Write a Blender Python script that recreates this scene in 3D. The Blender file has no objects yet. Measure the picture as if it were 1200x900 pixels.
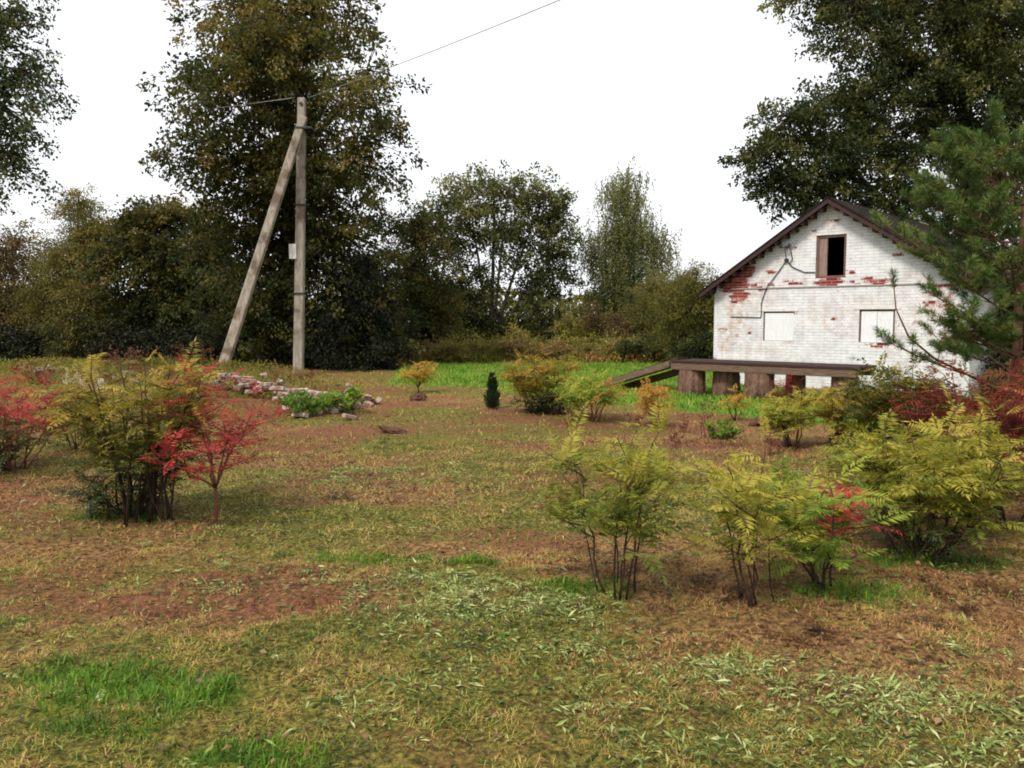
import bpy, math, random
import numpy as np
from mathutils import Vector

sc = bpy.context.scene
COL = sc.collection
R = math.radians
random.seed(5)

# ------------------------------------------------------------------ camera
F = 950.0                      # focal length in pixels of the 1200 px wide photograph
PITCH = R(4.5)
CAMZ = 1.6
cd = bpy.data.cameras.new("camera")
cam = bpy.data.objects.new("camera", cd)
COL.objects.link(cam)
cam.location = (0, 0, CAMZ)
cam.rotation_euler = (math.pi / 2 - PITCH, 0, 0)
cd.sensor_width = 36.0
cd.lens = 36.0 * F / 1200.0
cd.clip_start = 0.05
cd.clip_end = 2000
sc.camera = cam

# ------------------------------------------------------------------ world, sun, exposure
SUN_EL, SUN_AZ = R(52), R(215)          # azimuth measured clockwise from +Y: behind the camera on its left
w = bpy.data.worlds.new("World")
sc.world = w
w.use_nodes = True
nt = w.node_tree
bg = nt.nodes["Background"]
sky = nt.nodes.new("ShaderNodeTexSky")
sky.sky_type = 'NISHITA'
sky.sun_disc = False
sky.sun_elevation = SUN_EL
sky.sun_rotation = SUN_AZ
sky.air_density = 1.5
sky.dust_density = 6.0
mx = nt.nodes.new("ShaderNodeMixRGB")     # thin even cloud over the blue
mx.inputs[0].default_value = 0.85
mx.inputs[2].default_value = (11.6, 11.8, 12.2, 1)
nt.links.new(sky.outputs[0], mx.inputs[1])
nt.links.new(mx.outputs[0], bg.inputs[0])
bg.inputs[1].default_value = 0.078
sd = bpy.data.lights.new("sun", 'SUN')
sd.energy = 2.7
sd.angle = R(14)
sd.color = (1.0, 0.93, 0.82)
so = bpy.data.objects.new("sun", sd)
COL.objects.link(so)
dirv = Vector((math.sin(SUN_AZ) * math.cos(SUN_EL), math.cos(SUN_AZ) * math.cos(SUN_EL), math.sin(SUN_EL)))
so.rotation_euler = dirv.to_track_quat('Z', 'Y').to_euler()
so.location = (0, -5, 30)
vs = sc.view_settings
vs.view_transform = 'Standard'
vs.look = 'None'
vs.exposure = 0.55
vs.gamma = 1.0
sc.render.engine = 'CYCLES'
cy = sc.cycles
cy.max_bounces = 5
cy.diffuse_bounces = 2
cy.glossy_bounces = 1
cy.transmission_bounces = 3
cy.transparent_max_bounces = 4
cy.filter_width = 1.9
try:
    cy.use_denoising = True
    cy.denoiser = 'OPENIMAGEDENOISE'
except Exception:
    pass


# ------------------------------------------------------------------ helpers
def ray(px, py):
    x = (px - 600) / F
    u = (450 - py) / F
    return np.array([x, math.cos(PITCH) + u * math.sin(PITCH), -math.sin(PITCH) + u * math.cos(PITCH)])


def at(px, py, Y):
    r = ray(px, py)
    return r * (Y / r[1]) + np.array([0, 0, CAMZ])


def gpt(px, py):
    r = ray(px, py)
    p = r * (-CAMZ / r[2])
    return p[0], p[1]


def _hash(xi, yi, seed):
    h = (xi.astype(np.int64) * 374761393 + yi.astype(np.int64) * 668265263 + seed * 974711) & 0xFFFFFFFF
    h = ((h ^ (h >> 13)) * 1274126177) & 0xFFFFFFFF
    h = (h ^ (h >> 16)) & 0xFFFFFF
    return h / float(0xFFFFFF)


def vnoise(x, y, seed=0):
    x = np.asarray(x, float)
    y = np.asarray(y, float)
    xi = np.floor(x)
    yi = np.floor(y)
    fx = x - xi
    fy = y - yi
    fx = fx * fx * (3 - 2 * fx)
    fy = fy * fy * (3 - 2 * fy)
    a = _hash(xi, yi, seed)
    b = _hash(xi + 1, yi, seed)
    c = _hash(xi, yi + 1, seed)
    d = _hash(xi + 1, yi + 1, seed)
    return (a * (1 - fx) + b * fx) * (1 - fy) + (c * (1 - fx) + d * fx) * fy


def fbm(x, y, seed=0, o=4):
    s, a, t, f = 0.0, 1.0, 0.0, 1.0
    for i in range(o):
        s = s + a * vnoise(np.asarray(x) * f + 17.3 * i, np.asarray(y) * f - 9.1 * i, seed + i)
        t += a
        a *= 0.5
        f *= 2.03
    return s / t


def sstep(a, b, x):
    t = np.clip((np.asarray(x, float) - a) / (b - a), 0, 1)
    return t * t * (3 - 2 * t)


def mound(x, y):
    x = np.asarray(x, float)
    y = np.asarray(y, float)
    ex = sstep(-2.6, -6.5, x) * sstep(-26, -18, x)
    ey = sstep(12.2, 16.5, y) * (1 - sstep(18.0, 21.5, y))
    return ex * ey


def hgt(x, y):
    x = np.asarray(x, float)
    y = np.asarray(y, float)
    near = sstep(1.2, 4.0, np.hypot(x, y))
    z = (fbm(x / 1.1, y / 1.1, 3, 3) - 0.5) * 0.07 + (fbm(x / 6, y / 6, 8, 2) - 0.5) * 0.10
    z = z * near
    z = z + (fbm(x / 0.13, y / 0.13, 61, 2) - 0.5) * 0.06 * (1 - sstep(7.0, 10.0, y)) * sstep(0.8, 1.6, np.hypot(x, y))
    m = mound(x, y)
    z = z + m * (0.52 + 0.30 * (fbm(x / 1.6, y / 1.6, 21, 3) - 0.5))
    return z


def hz(x, y):
    return float(hgt(np.array([x]), np.array([y]))[0])


LBX = np.array([-30, -3.9, -3.1, -0.6, 0.87, 1.9, 3.0, 4.0, 4.9, 6.6, 12, 30])
LBY = np.array([60, 30, 20.2, 19.2, 17.0, 15.6, 14.6, 13.2, 12.0, 11.0, 10.5, 10.0])


def lush(x, y):
    x = np.asarray(x, float)
    y = np.asarray(y, float)
    b = np.interp(x, LBX, LBY) + (fbm(x / 0.9, y / 0.9, 31, 3) - 0.5) * 1.6
    return sstep(-0.5, 0.7, y - b) * (1 - sstep(28.5, 30.5, y))


PATCH = [(-1.72, 3.42, 0.42, 0.24), (-1.3, 3.30, 0.22, 0.16), (-0.95, 2.85, 0.30, 0.10), (-0.86, 5.2, 0.42, 0.12),
         (-1.6, 3.05, 0.25, 0.10), (0.42, 4.62, 0.26, 0.14), (1.95, 4.65, 0.42, 0.22), (2.75, 5.2, 0.5, 0.2), (-0.25, 5.15, 0.2, 0.1), (-3.2, 6.5, 0.5, 0.2)]


def patch(x, y):
    x = np.asarray(x, float)
    y = np.asarray(y, float)
    m = np.zeros_like(x)
    for cx, cy_, rx, ry in PATCH:
        d = np.sqrt(((x - cx) / rx) ** 2 + ((y - cy_) / ry) ** 2) + (fbm(x / 0.22, y / 0.22, 55, 3) - 0.5) * 1.5
        m = np.maximum(m, 1 - sstep(0.3, 1.25, d))
    return m


def greenf(x, y):
    return sstep(0.34, 0.60, fbm(x / 1.5, y / 0.9, 41, 4))


def redf(x, y):
    return sstep(0.51, 0.70, fbm(x / 1.3 + 40, y / 0.8, 47, 4))


def set_attr(me, name, vals):
    a = me.attributes.new(name, 'FLOAT', 'POINT')
    a.data.foreach_set('value', np.ascontiguousarray(vals, dtype=np.float32))


def np_mesh(name, V, faces, attrs=None, mats=(), midx=None, smooth=False):
    """faces: list of (n,k) index arrays"""
    me = bpy.data.meshes.new(name)
    V = np.ascontiguousarray(V, dtype=np.float32)
    me.vertices.add(len(V))
    me.vertices.foreach_set('co', V.ravel())
    faces = [np.asarray(f, dtype=np.int32) for f in faces if len(f)]
    nl = sum(f.size for f in faces)
    nf = sum(len(f) for f in faces)
    me.loops.add(nl)
    me.loops.foreach_set('vertex_index', np.concatenate([f.ravel() for f in faces]))
    me.polygons.add(nf)
    st = np.concatenate([np.full(len(f), f.shape[1], dtype=np.int32) for f in faces])
    start = np.concatenate([[0], np.cumsum(st)[:-1]]).astype(np.int32)
    me.polygons.foreach_set('loop_start', start)
    try:
        me.polygons.foreach_set('loop_total', st)
    except Exception:
        pass
    me.polygons.foreach_set('use_smooth', np.full(nf, bool(smooth)))
    for m in mats:
        me.materials.append(m)
    if midx is not None:
        me.polygons.foreach_set('material_index', np.asarray(midx, dtype=np.int32))
    me.update(calc_edges=True)
    for k, v in (attrs or {}).items():
        set_attr(me, k, v)
    return me


def link(name, me, parent=None, loc=None, rot=None):
    o = bpy.data.objects.new(name, me)
    COL.objects.link(o)
    if parent is not None:
        o.parent = parent
    if loc is not None:
        o.location = loc
    if rot is not None:
        o.rotation_euler = rot
    return o


def tag(o, label=None, cat=None, group=None, kind=None):
    if label:
        o['label'] = label
    if cat:
        o['category'] = cat
    if group:
        o['group'] = group
    if kind:
        o['kind'] = kind
    return o


def empty(name, loc, label, cat, group=None, rz=0.0):
    o = bpy.data.objects.new(name, None)
    o.empty_display_size = 0.2
    COL.objects.link(o)
    o.location = tuple(loc)
    o.rotation_euler = (0, 0, rz)
    return tag(o, label, cat, group)


class MB:
    """collects boxes, bars and tubes and links them as ONE mesh object"""

    def __init__(s):
        s.v = []
        s.f = {}
        s.n = 0

    def add(s, V, faces):
        V = np.asarray(V, float)
        for f in faces:
            f = np.asarray(f, dtype=np.int32)
            if f.ndim == 1:
                f = f[None]
            s.f.setdefault(f.shape[1], []).append(f + s.n)
        s.v.append(V)
        s.n += len(V)

    def box(s, x0, x1, y0, y1, z0, z1, c=0.0):
        s.hexa([(x0, y0, z0), (x1, y0, z0), (x1, y1, z0), (x0, y1, z0), (x0, y0, z1), (x1, y0, z1), (x1, y1, z1), (x0, y1, z1)])

    def hexa(s, p):
        s.add(p, [[0, 3, 2, 1], [4, 5, 6, 7], [0, 1, 5, 4], [1, 2, 6, 5], [2, 3, 7, 6], [3, 0, 4, 7]])

    def tube(s, P, r, k=6, cap=True):
        P = np.asarray(P, float)
        n = len(P)
        r = np.broadcast_to(np.asarray(r, float), (n,))
        T = np.gradient(P, axis=0)
        T /= np.linalg.norm(T, axis=1, keepdims=True) + 1e-9
        m = T.mean(0)
        ref = np.array([0, 0, 1.0]) if abs(m[2]) < 0.8 else np.array([1.0, 0, 0])
        A = np.cross(T, ref)
        A /= np.linalg.norm(A, axis=1, keepdims=True) + 1e-9
        B = np.cross(T, A)
        an = np.arange(k) * 2 * math.pi / k
        V = P[:, None, :] + r[:, None, None] * (np.cos(an)[None, :, None] * A[:, None, :] + np.sin(an)[None, :, None] * B[:, None, :])
        V = V.reshape(-1, 3)
        i = np.arange(n - 1)[:, None] * k
        j = np.arange(k)[None, :]
        j2 = (j + 1) % k
        q = np.stack([i + j, i + j2, i + k + j2, i + k + j], -1).reshape(-1, 4)
        fs = [q]
        s.add(V, fs)
        if cap and k <= 12:
            o = s.n - n * k
            s.f.setdefault(k, []).append(np.array([[o + (k - 1 - t) for t in range(k)], [o + (n - 1) * k + t for t in range(k)]], dtype=np.int32))

    def build(s, name, mat, parent=None, smooth=False, loc=None, attrs=None, bevel=0.0, rot=None):
        V = np.concatenate(s.v)
        me = np_mesh(name, V, [np.concatenate(f) for f in s.f.values()], attrs, [mat], smooth=smooth)
        o = link(name, me, parent, loc, rot)
        if bevel:
            b = o.modifiers.new("bevel", 'BEVEL')
            b.width = bevel
            b.segments = 2
            b.limit_method = 'ANGLE'
        return o


# ------------------------------------------------------------------ materials
def new_mat(name):
    m = bpy.data.materials.new(name)
    m.use_nodes = True
    t = m.node_tree
    b = t.nodes["Principled BSDF"]
    return m, t, b


def N(t, typ, **kw):
    n = t.nodes.new(typ)
    for k, v in kw.items():
        setattr(n, k, v)
    return n


def ramp(t, stops):
    n = t.nodes.new("ShaderNodeValToRGB")
    e = n.color_ramp.elements
    while len(e) < len(stops):
        e.new(0.5)
    for i, (p, c) in enumerate(stops):
        e[i].position = p
        e[i].color = (*c, 1)
    return n


def leaf_mat(name, stops, trans=0.35, rough=0.55):
    m, t, b = new_mat(name)
    a = N(t, "ShaderNodeAttribute", attribute_name="var")
    r = ramp(t, stops)
    t.links.new(a.outputs["Fac"], r.inputs[0])
    t.links.new(r.outputs[0], b.inputs["Base Color"])
    b.inputs["Roughness"].default_value = rough
    b.inputs["Specular IOR Level"].default_value = 0.25
    tr = N(t, "ShaderNodeBsdfTranslucent")
    t.links.new(r.outputs[0], tr.inputs[0])
    mixs = N(t, "ShaderNodeMixShader")
    mixs.inputs[0].default_value = trans
    t.links.new(b.outputs[0], mixs.inputs[1])
    t.links.new(tr.outputs[0], mixs.inputs[2])
    t.links.new(mixs.outputs[0], t.nodes["Material Output"].inputs[0])
    return m


def rough_mat(name, c1, c2, scale=8.0, stretch=(1, 1, 1), bump=0.3, rough=0.85, c3=None, s3=2.0, bdist=0.01):
    m, t, b = new_mat(name)
    tc = N(t, "ShaderNodeTexCoord")
    mp = N(t, "ShaderNodeMapping")
    mp.inputs["Scale"].default_value = stretch
    t.links.new(tc.outputs["Object"], mp.inputs[0])
    n = N(t, "ShaderNodeTexNoise")
    n.inputs["Scale"].default_value = scale
    n.inputs["Detail"].default_value = 6
    n.inputs["Roughness"].default_value = 0.65
    t.links.new(mp.outputs[0], n.inputs["Vector"])
    r = ramp(t, [(0.32, c1), (0.68, c2)])
    t.links.new(n.outputs["Fac"], r.inputs[0])
    out = r.outputs[0]
    if c3:
        n2 = N(t, "ShaderNodeTexNoise")
        n2.inputs["Scale"].default_value = s3
        n2.inputs["Detail"].default_value = 5
        t.links.new(tc.outputs["Object"], n2.inputs["Vector"])
        r2 = ramp(t, [(0.52, (0, 0, 0)), (0.64, (1, 1, 1))])
        t.links.new(n2.outputs["Fac"], r2.inputs[0])
        mm = N(t, "ShaderNodeMixRGB")
        t.links.new(r2.outputs[0], mm.inputs[0])
        t.links.new(out, mm.inputs[1])
        mm.inputs[2].default_value = (*c3, 1)
        out = mm.outputs[0]
    t.links.new(out, b.inputs["Base Color"])
    b.inputs["Roughness"].default_value = rough
    b.inputs["Specular IOR Level"].default_value = 0.2
    bp = N(t, "ShaderNodeBump")
    bp.inputs["Strength"].default_value = bump
    bp.inputs["Distance"].default_value = bdist
    t.links.new(n.outputs["Fac"], bp.inputs["Height"])
    t.links.new(bp.outputs[0], b.inputs["Normal"])
    if name == "roof_sheet":
        b.inputs["Specular IOR Level"].default_value = 0.05
    return m


M = {}
M['bark'] = rough_mat("bark", (0.035, 0.025, 0.018), (0.10, 0.075, 0.055), 9, (3, 3, 0.6), 0.6)
M['greybark'] = rough_mat("grey_bark", (0.06, 0.05, 0.045), (0.17, 0.15, 0.13), 9, (3, 3, 0.6), 0.6)
M['birchbark'] = rough_mat("birch_bark", (0.45, 0.43, 0.40), (0.62, 0.60, 0.56), 6, (1, 1, 3), 0.3, c3=(0.05, 0.045, 0.04), s3=3)
M['pinebark'] = rough_mat("pine_bark", (0.07, 0.032, 0.02), (0.17, 0.085, 0.055), 12, (2, 2, 0.7), 0.6)
M['stem'] = rough_mat("shrub_stem", (0.022, 0.013, 0.010), (0.075, 0.045, 0.032), 25, (2, 2, 0.5), 0.4)
M['redstem'] = rough_mat("red_stem", (0.10, 0.035, 0.025), (0.19, 0.075, 0.05), 25, (2, 2, 0.5), 0.4)
M['wood'] = rough_mat("weathered_wood", (0.06, 0.034, 0.024), (0.20, 0.135, 0.095), 7, (0.6, 8, 8), 0.5, bdist=0.008)
M['darkwood'] = rough_mat("dark_wood", (0.022, 0.012, 0.012), (0.065, 0.036, 0.034), 7, (8, 0.8, 8), 0.5)
M['frame'] = rough_mat("brown_frame_paint", (0.09, 0.045, 0.035), (0.20, 0.115, 0.09), 9, (6, 6, 0.8), 0.4)
M['roof'] = rough_mat("roof_sheet", (0.010, 0.008, 0.008), (0.024, 0.018, 0.018), 5, (1, 1, 1), 0.5, c3=(0.022, 0.022, 0.012), s3=1.3)
M['concrete'] = rough_mat("pole_concrete", (0.17, 0.14, 0.11), (0.36, 0.315, 0.265), 14, (1, 1, 0.25), 0.5, c3=(0.12, 0.09, 0.065), s3=1.9)
M['stump'] = rough_mat("weathered_post", (0.060, 0.030, 0.021), (0.21, 0.125, 0.088), 5, (2.5, 2.5, 1), 0.8, c3=(0.04, 0.02, 0.015), s3=2.4, bdist=0.03)
M['board'] = rough_mat("white_board", (0.60, 0.615, 0.64), (0.70, 0.715, 0.74), 26, (1, 1, 0.3), 0.15)
M['metal'] = rough_mat("dark_metal", (0.02, 0.02, 0.02), (0.05, 0.05, 0.05), 20, rough=0.5, bump=0.1)
M['wire'] = rough_mat("wire_sheath", (0.20, 0.20, 0.21), (0.25, 0.25, 0.26), 20, rough=0.5, bump=0.0)
M['greywire'] = rough_mat("bare_wire", (0.45, 0.46, 0.48), (0.5, 0.5, 0.52), 20, rough=0.4, bump=0.0)
M['porcelain'] = rough_mat("porcelain", (0.6, 0.6, 0.58), (0.72, 0.72, 0.7), 6, rough=0.3, bump=0.0)
M['boxpaint'] = rough_mat("box_paint", (0.55, 0.54, 0.5), (0.72, 0.71, 0.67), 6, rough=0.5, bump=0.05, c3=(0.3, 0.25, 0.2), s3=6)
M['whitebrick'] = rough_mat("whitewashed_brick", (0.22, 0.18, 0.15), (0.52, 0.46, 0.41), 12, rough=0.9, bump=0.5, c3=(0.20, 0.11, 0.08), s3=5)
M['pinkbrick'] = rough_mat("worn_pink_brick", (0.20, 0.13, 0.10), (0.44, 0.33, 0.28), 14, rough=0.9, bump=0.5, c3=(0.16, 0.075, 0.055), s3=7)
M['soil'] = rough_mat("soil_clod", (0.035, 0.018, 0.012), (0.11, 0.05, 0.035), 10, rough=0.95, bump=0.8, bdist=0.03)
M['dark'] = rough_mat("dark_void", (0.006, 0.005, 0.005), (0.012, 0.01, 0.01), 4, bump=0)

L = leaf_mat
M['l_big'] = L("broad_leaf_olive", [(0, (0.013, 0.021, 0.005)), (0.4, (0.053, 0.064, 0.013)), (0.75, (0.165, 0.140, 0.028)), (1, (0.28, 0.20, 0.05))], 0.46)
M['l_dark'] = L("dark_leaf", [(0, (0.004, 0.007, 0.003)), (0.6, (0.013, 0.018, 0.005)), (1, (0.075, 0.065, 0.015))], 0.15)
M['l_larch'] = L("pale_olive_needle", [(0, (0.06, 0.065, 0.014)), (0.5, (0.16, 0.145, 0.03)), (1, (0.29, 0.22, 0.055))], 0.4)
M['l_mid'] = L("mid_green_leaf", [(0, (0.018, 0.026, 0.009)), (0.45, (0.066, 0.082, 0.020)), (1, (0.26, 0.25, 0.08))], 0.46)
M['l_birch'] = L("birch_leaf", [(0, (0.055, 0.070, 0.020)), (0.5, (0.135, 0.155, 0.046)), (1, (0.30, 0.28, 0.09))], 0.42)
M['l_willow'] = L("willow_leaf", [(0, (0.05, 0.06, 0.012)), (0.5, (0.14, 0.135, 0.028)), (1, (0.26, 0.21, 0.05))], 0.4)
M['l_rust'] = L("rusty_leaf", [(0, (0.06, 0.045, 0.015)), (0.5, (0.15, 0.105, 0.034)), (1, (0.28, 0.18, 0.06))], 0.35)
M['l_right'] = L("right_tree_leaf", [(0, (0.010, 0.019, 0.006)), (0.45, (0.040, 0.056, 0.014)), (1, (0.20, 0.19, 0.05))], 0.46)
M['l_left'] = L("left_tree_leaf", [(0, (0.018, 0.045, 0.016)), (0.5, (0.075, 0.105, 0.034)), (1, (0.19, 0.165, 0.06))], 0.4)
M['pine'] = L("pine_needle", [(0, (0.018, 0.036, 0.009)), (0.5, (0.070, 0.125, 0.022)), (1, (0.19, 0.23, 0.055))], 0.2)
M['cypress'] = L("conifer_scale", [(0, (0.008, 0.02, 0.008)), (1, (0.035, 0.06, 0.02))], 0.1)
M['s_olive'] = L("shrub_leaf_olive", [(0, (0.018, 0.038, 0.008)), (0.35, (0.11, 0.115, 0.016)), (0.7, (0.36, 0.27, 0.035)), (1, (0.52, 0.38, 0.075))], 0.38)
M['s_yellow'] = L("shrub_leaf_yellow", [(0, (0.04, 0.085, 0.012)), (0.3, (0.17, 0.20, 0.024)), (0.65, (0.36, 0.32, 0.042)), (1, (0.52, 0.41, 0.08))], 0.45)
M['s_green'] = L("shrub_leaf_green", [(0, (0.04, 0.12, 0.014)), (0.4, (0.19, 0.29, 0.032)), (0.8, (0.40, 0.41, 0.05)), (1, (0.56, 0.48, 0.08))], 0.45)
M['s_red'] = L("shrub_leaf_red", [(0, (0.10, 0.012, 0.013)), (0.45, (0.33, 0.032, 0.038)), (0.8, (0.50, 0.065, 0.055)), (1, (0.50, 0.16, 0.055))], 0.42)
M['s_orange'] = L("shrub_leaf_orange", [(0, (0.17, 0.16, 0.02)), (0.4, (0.42, 0.29, 0.04)), (0.75, (0.54, 0.23, 0.06)), (1, (0.52, 0.11, 0.07))], 0.42)
M['s_darkred'] = L("shrub_leaf_dark_red", [(0, (0.05, 0.014, 0.009)), (0.5, (0.20, 0.036, 0.022)), (0.85, (0.34, 0.08, 0.035)), (1, (0.32, 0.21, 0.04))], 0.35)
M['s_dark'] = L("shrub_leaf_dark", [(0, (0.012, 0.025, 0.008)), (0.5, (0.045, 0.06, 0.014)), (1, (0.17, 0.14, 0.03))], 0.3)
M['weed'] = L("weed_leaf", [(0, (0.07, 0.11, 0.014)), (0.4, (0.20, 0.21, 0.03)), (0.7, (0.34, 0.25, 0.055)), (1, (0.33, 0.14, 0.07))], 0.35)
M['drystalk'] = L("dry_stalk_leaf", [(0, (0.07, 0.028, 0.016)), (0.5, (0.18, 0.068, 0.038)), (1, (0.32, 0.16, 0.085))], 0.2)
M['deadleaf'] = L("dead_leaf", [(0, (0.05, 0.025, 0.014)), (0.6, (0.17, 0.085, 0.04)), (1, (0.36, 0.24, 0.12))], 0.2)
M['flower'] = L("cream_flower", [(0, (0.36, 0.30, 0.17)), (1, (0.66, 0.60, 0.42))], 0.3)
M['drygrass'] = L("dry_grass_blade", [(0, (0.030, 0.018, 0.008)), (0.14, (0.15, 0.062, 0.028)), (0.32, (0.42, 0.215, 0.09)), (0.50, (0.53, 0.35, 0.125)), (0.64, (0.37, 0.32, 0.065)), (0.86, (0.20, 0.22, 0.033)), (1, (0.05, 0.075, 0.014))], 0.35)
M['greengrass'] = L("green_grass_blade", [(0, (0.025, 0.065, 0.008)), (0.45, (0.085, 0.19, 0.016)), (0.8, (0.20, 0.34, 0.032)), (1, (0.34, 0.34, 0.07))], 0.4)
M['clip'] = L("wilted_clipping", [(0, (0.03, 0.05, 0.012)), (0.35, (0.14, 0.19, 0.045)), (0.75, (0.36, 0.43, 0.14)), (1, (0.54, 0.56, 0.28))], 0.3)


def ground_material():
    m, t, b = new_mat("ground_shaded_soil")
    tc = N(t, "ShaderNodeTexCoord")

    def noise(s, d=8, r=0.65):
        n = N(t, "ShaderNodeTexNoise")
        n.inputs["Scale"].default_value = s
        n.inputs["Detail"].default_value = d
        n.inputs["Roughness"].default_value = r
        t.links.new(tc.outputs["Object"], n.inputs["Vector"])
        return n

    def attr(nm):
        return N(t, "ShaderNodeAttribute", attribute_name=nm).outputs["Fac"]

    def mixc(fac, a, c):
        q = N(t, "ShaderNodeMixRGB")
        t.links.new(fac, q.inputs[0])
        if isinstance(a, tuple):
            q.inputs[1].default_value = (*a, 1)
        else:
            t.links.new(a, q.inputs[1])
        if isinstance(c, tuple):
            q.inputs[2].default_value = (*c, 1)
        else:
            t.links.new(c, q.inputs[2])
        return q.outputs[0]

    n1 = noise(32)
    base = ramp(t, [(0.36, (0.035, 0.017, 0.009)), (0.5, (0.19, 0.10, 0.043)), (0.66, (0.38, 0.24, 0.09))])  # dark stops here and below put shade between stalks into the soil colour
    t.links.new(n1.outputs["Fac"], base.inputs[0])
    n2 = noise(38)
    gr = ramp(t, [(0.36, (0.022, 0.022, 0.006)), (0.52, (0.13, 0.115, 0.026)), (0.68, (0.34, 0.27, 0.06))])
    t.links.new(n2.outputs["Fac"], gr.inputs[0])
    n3 = noise(30)
    rd = ramp(t, [(0.36, (0.045, 0.016, 0.010)), (0.66, (0.30, 0.125, 0.065))])
    t.links.new(n3.outputs["Fac"], rd.inputs[0])
    n4 = noise(7)
    lu = ramp(t, [(0.34, (0.04, 0.10, 0.01)), (0.66, (0.16, 0.29, 0.025))])
    t.links.new(n4.outputs["Fac"], lu.inputs[0])
    c = mixc(attr("green"), base.outputs[0], gr.outputs[0])
    c = mixc(attr("bare"), c, rd.outputs[0])
    c = mixc(attr("lush"), c, lu.outputs[0])
    t.links.new(c, b.inputs["Base Color"])
    b.inputs["Roughness"].default_value = 0.95
    b.inputs["Specular IOR Level"].default_value = 0.1
    nb = noise(45, 8, 0.7)
    bp = N(t, "ShaderNodeBump")
    bp.inputs["Strength"].default_value = 0.9
    bp.inputs["Distance"].default_value = 0.03
    t.links.new(nb.outputs["Fac"], bp.inputs["Height"])
    t.links.new(bp.outputs[0], b.inputs["Normal"])
    return m


# ------------------------------------------------------------------ ground sheet
def coarse(a, b, n):
    return np.sign(b) * np.geomspace(abs(a), abs(b), n)


xs = np.concatenate([-coarse(17, 500, 24)[::-1], np.arange(-16.8, -6.31, 0.14), np.arange(-6.3, 6.31, 0.048), np.arange(6.44, 16.81, 0.14), coarse(17, 500, 24)])
ys = np.concatenate([-coarse(3, 120, 12)[::-1], np.arange(-2.8, 1.7, 0.15), np.arange(1.8, 8.5, 0.048), np.arange(8.6, 30, 0.13), coarse(30.3, 700, 26)])
gx, gy = np.meshgrid(xs, ys)
gxf, gyf = gx.ravel(), gy.ravel()
gz = hgt(gxf, gyf)
nx, ny = len(xs), len(ys)
idx = np.arange(nx * ny).reshape(ny, nx)
quads = np.stack([idx[:-1, :-1], idx[:-1, 1:], idx[1:, 1:], idx[1:, :-1]], -1).reshape(-1, 4)
lus = np.maximum(lush(gxf, gyf), patch(gxf, gyf) * 0.6)
gme = np_mesh("ground", np.stack([gxf, gyf, gz], 1), [quads],
              {"green": greenf(gxf, gyf), "bare": redf(gxf, gyf) * 0.75, "lush": lus}, [ground_material()], smooth=True)
ground = tag(link("ground", gme), kind="structure")


# ------------------------------------------------------------------ leaf and blade generators
def unit(v):
    return v / (np.linalg.norm(v, axis=1, keepdims=True) + 1e-9)


def leaf_quads(P, A, Ln, Wd, rng, fold=0.25, nrm=None):
    """diamond leaves: base P, direction A (unit), length, width -> verts (4n,3), faces (n,4)"""
    n = len(P)
    if nrm is None:
        nrm = rng.normal(size=(n, 3))
        nrm[:, 2] += 0.8
    B = unit(np.cross(nrm, A))
    Nn = np.cross(A, B)
    Ln = np.broadcast_to(np.asarray(Ln, float), (n,))[:, None]
    Wd = np.broadcast_to(np.asarray(Wd, float), (n,))[:, None]
    mid = P + A * Ln * 0.45
    V = np.stack([P, mid + B * Wd * 0.5 + Nn * Wd * fold, P + A * Ln, mid - B * Wd * 0.5 + Nn * Wd * fold], 1)
    return V.reshape(-1, 3), np.arange(4 * n).reshape(n, 4)


def leaf_mesh(name, P, A, Ln, Wd, var, mat, rng, fold=0.25, nrm=None):
    V, Fq = leaf_quads(P, A, Ln, Wd, rng, fold, nrm)
    return np_mesh(name, V, [Fq], {"var": np.repeat(np.clip(var, 0, 1), 4)}, [mat])


def curve(p0, p1, ctrl, n=6):
    t = np.linspace(0, 1, n)[:, None]
    return (1 - t) ** 2 * p0 + 2 * t * (1 - t) * ctrl + t * t * p1


def lobe(px, py, rx, ry, Y, depth=None, wgt=1.0):
    c = at(px, py, Y)
    k = Y / F
    return (c, np.array([rx * k, depth if depth else 0.5 * (rx + ry) * k, ry * k]), wgt)


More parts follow.
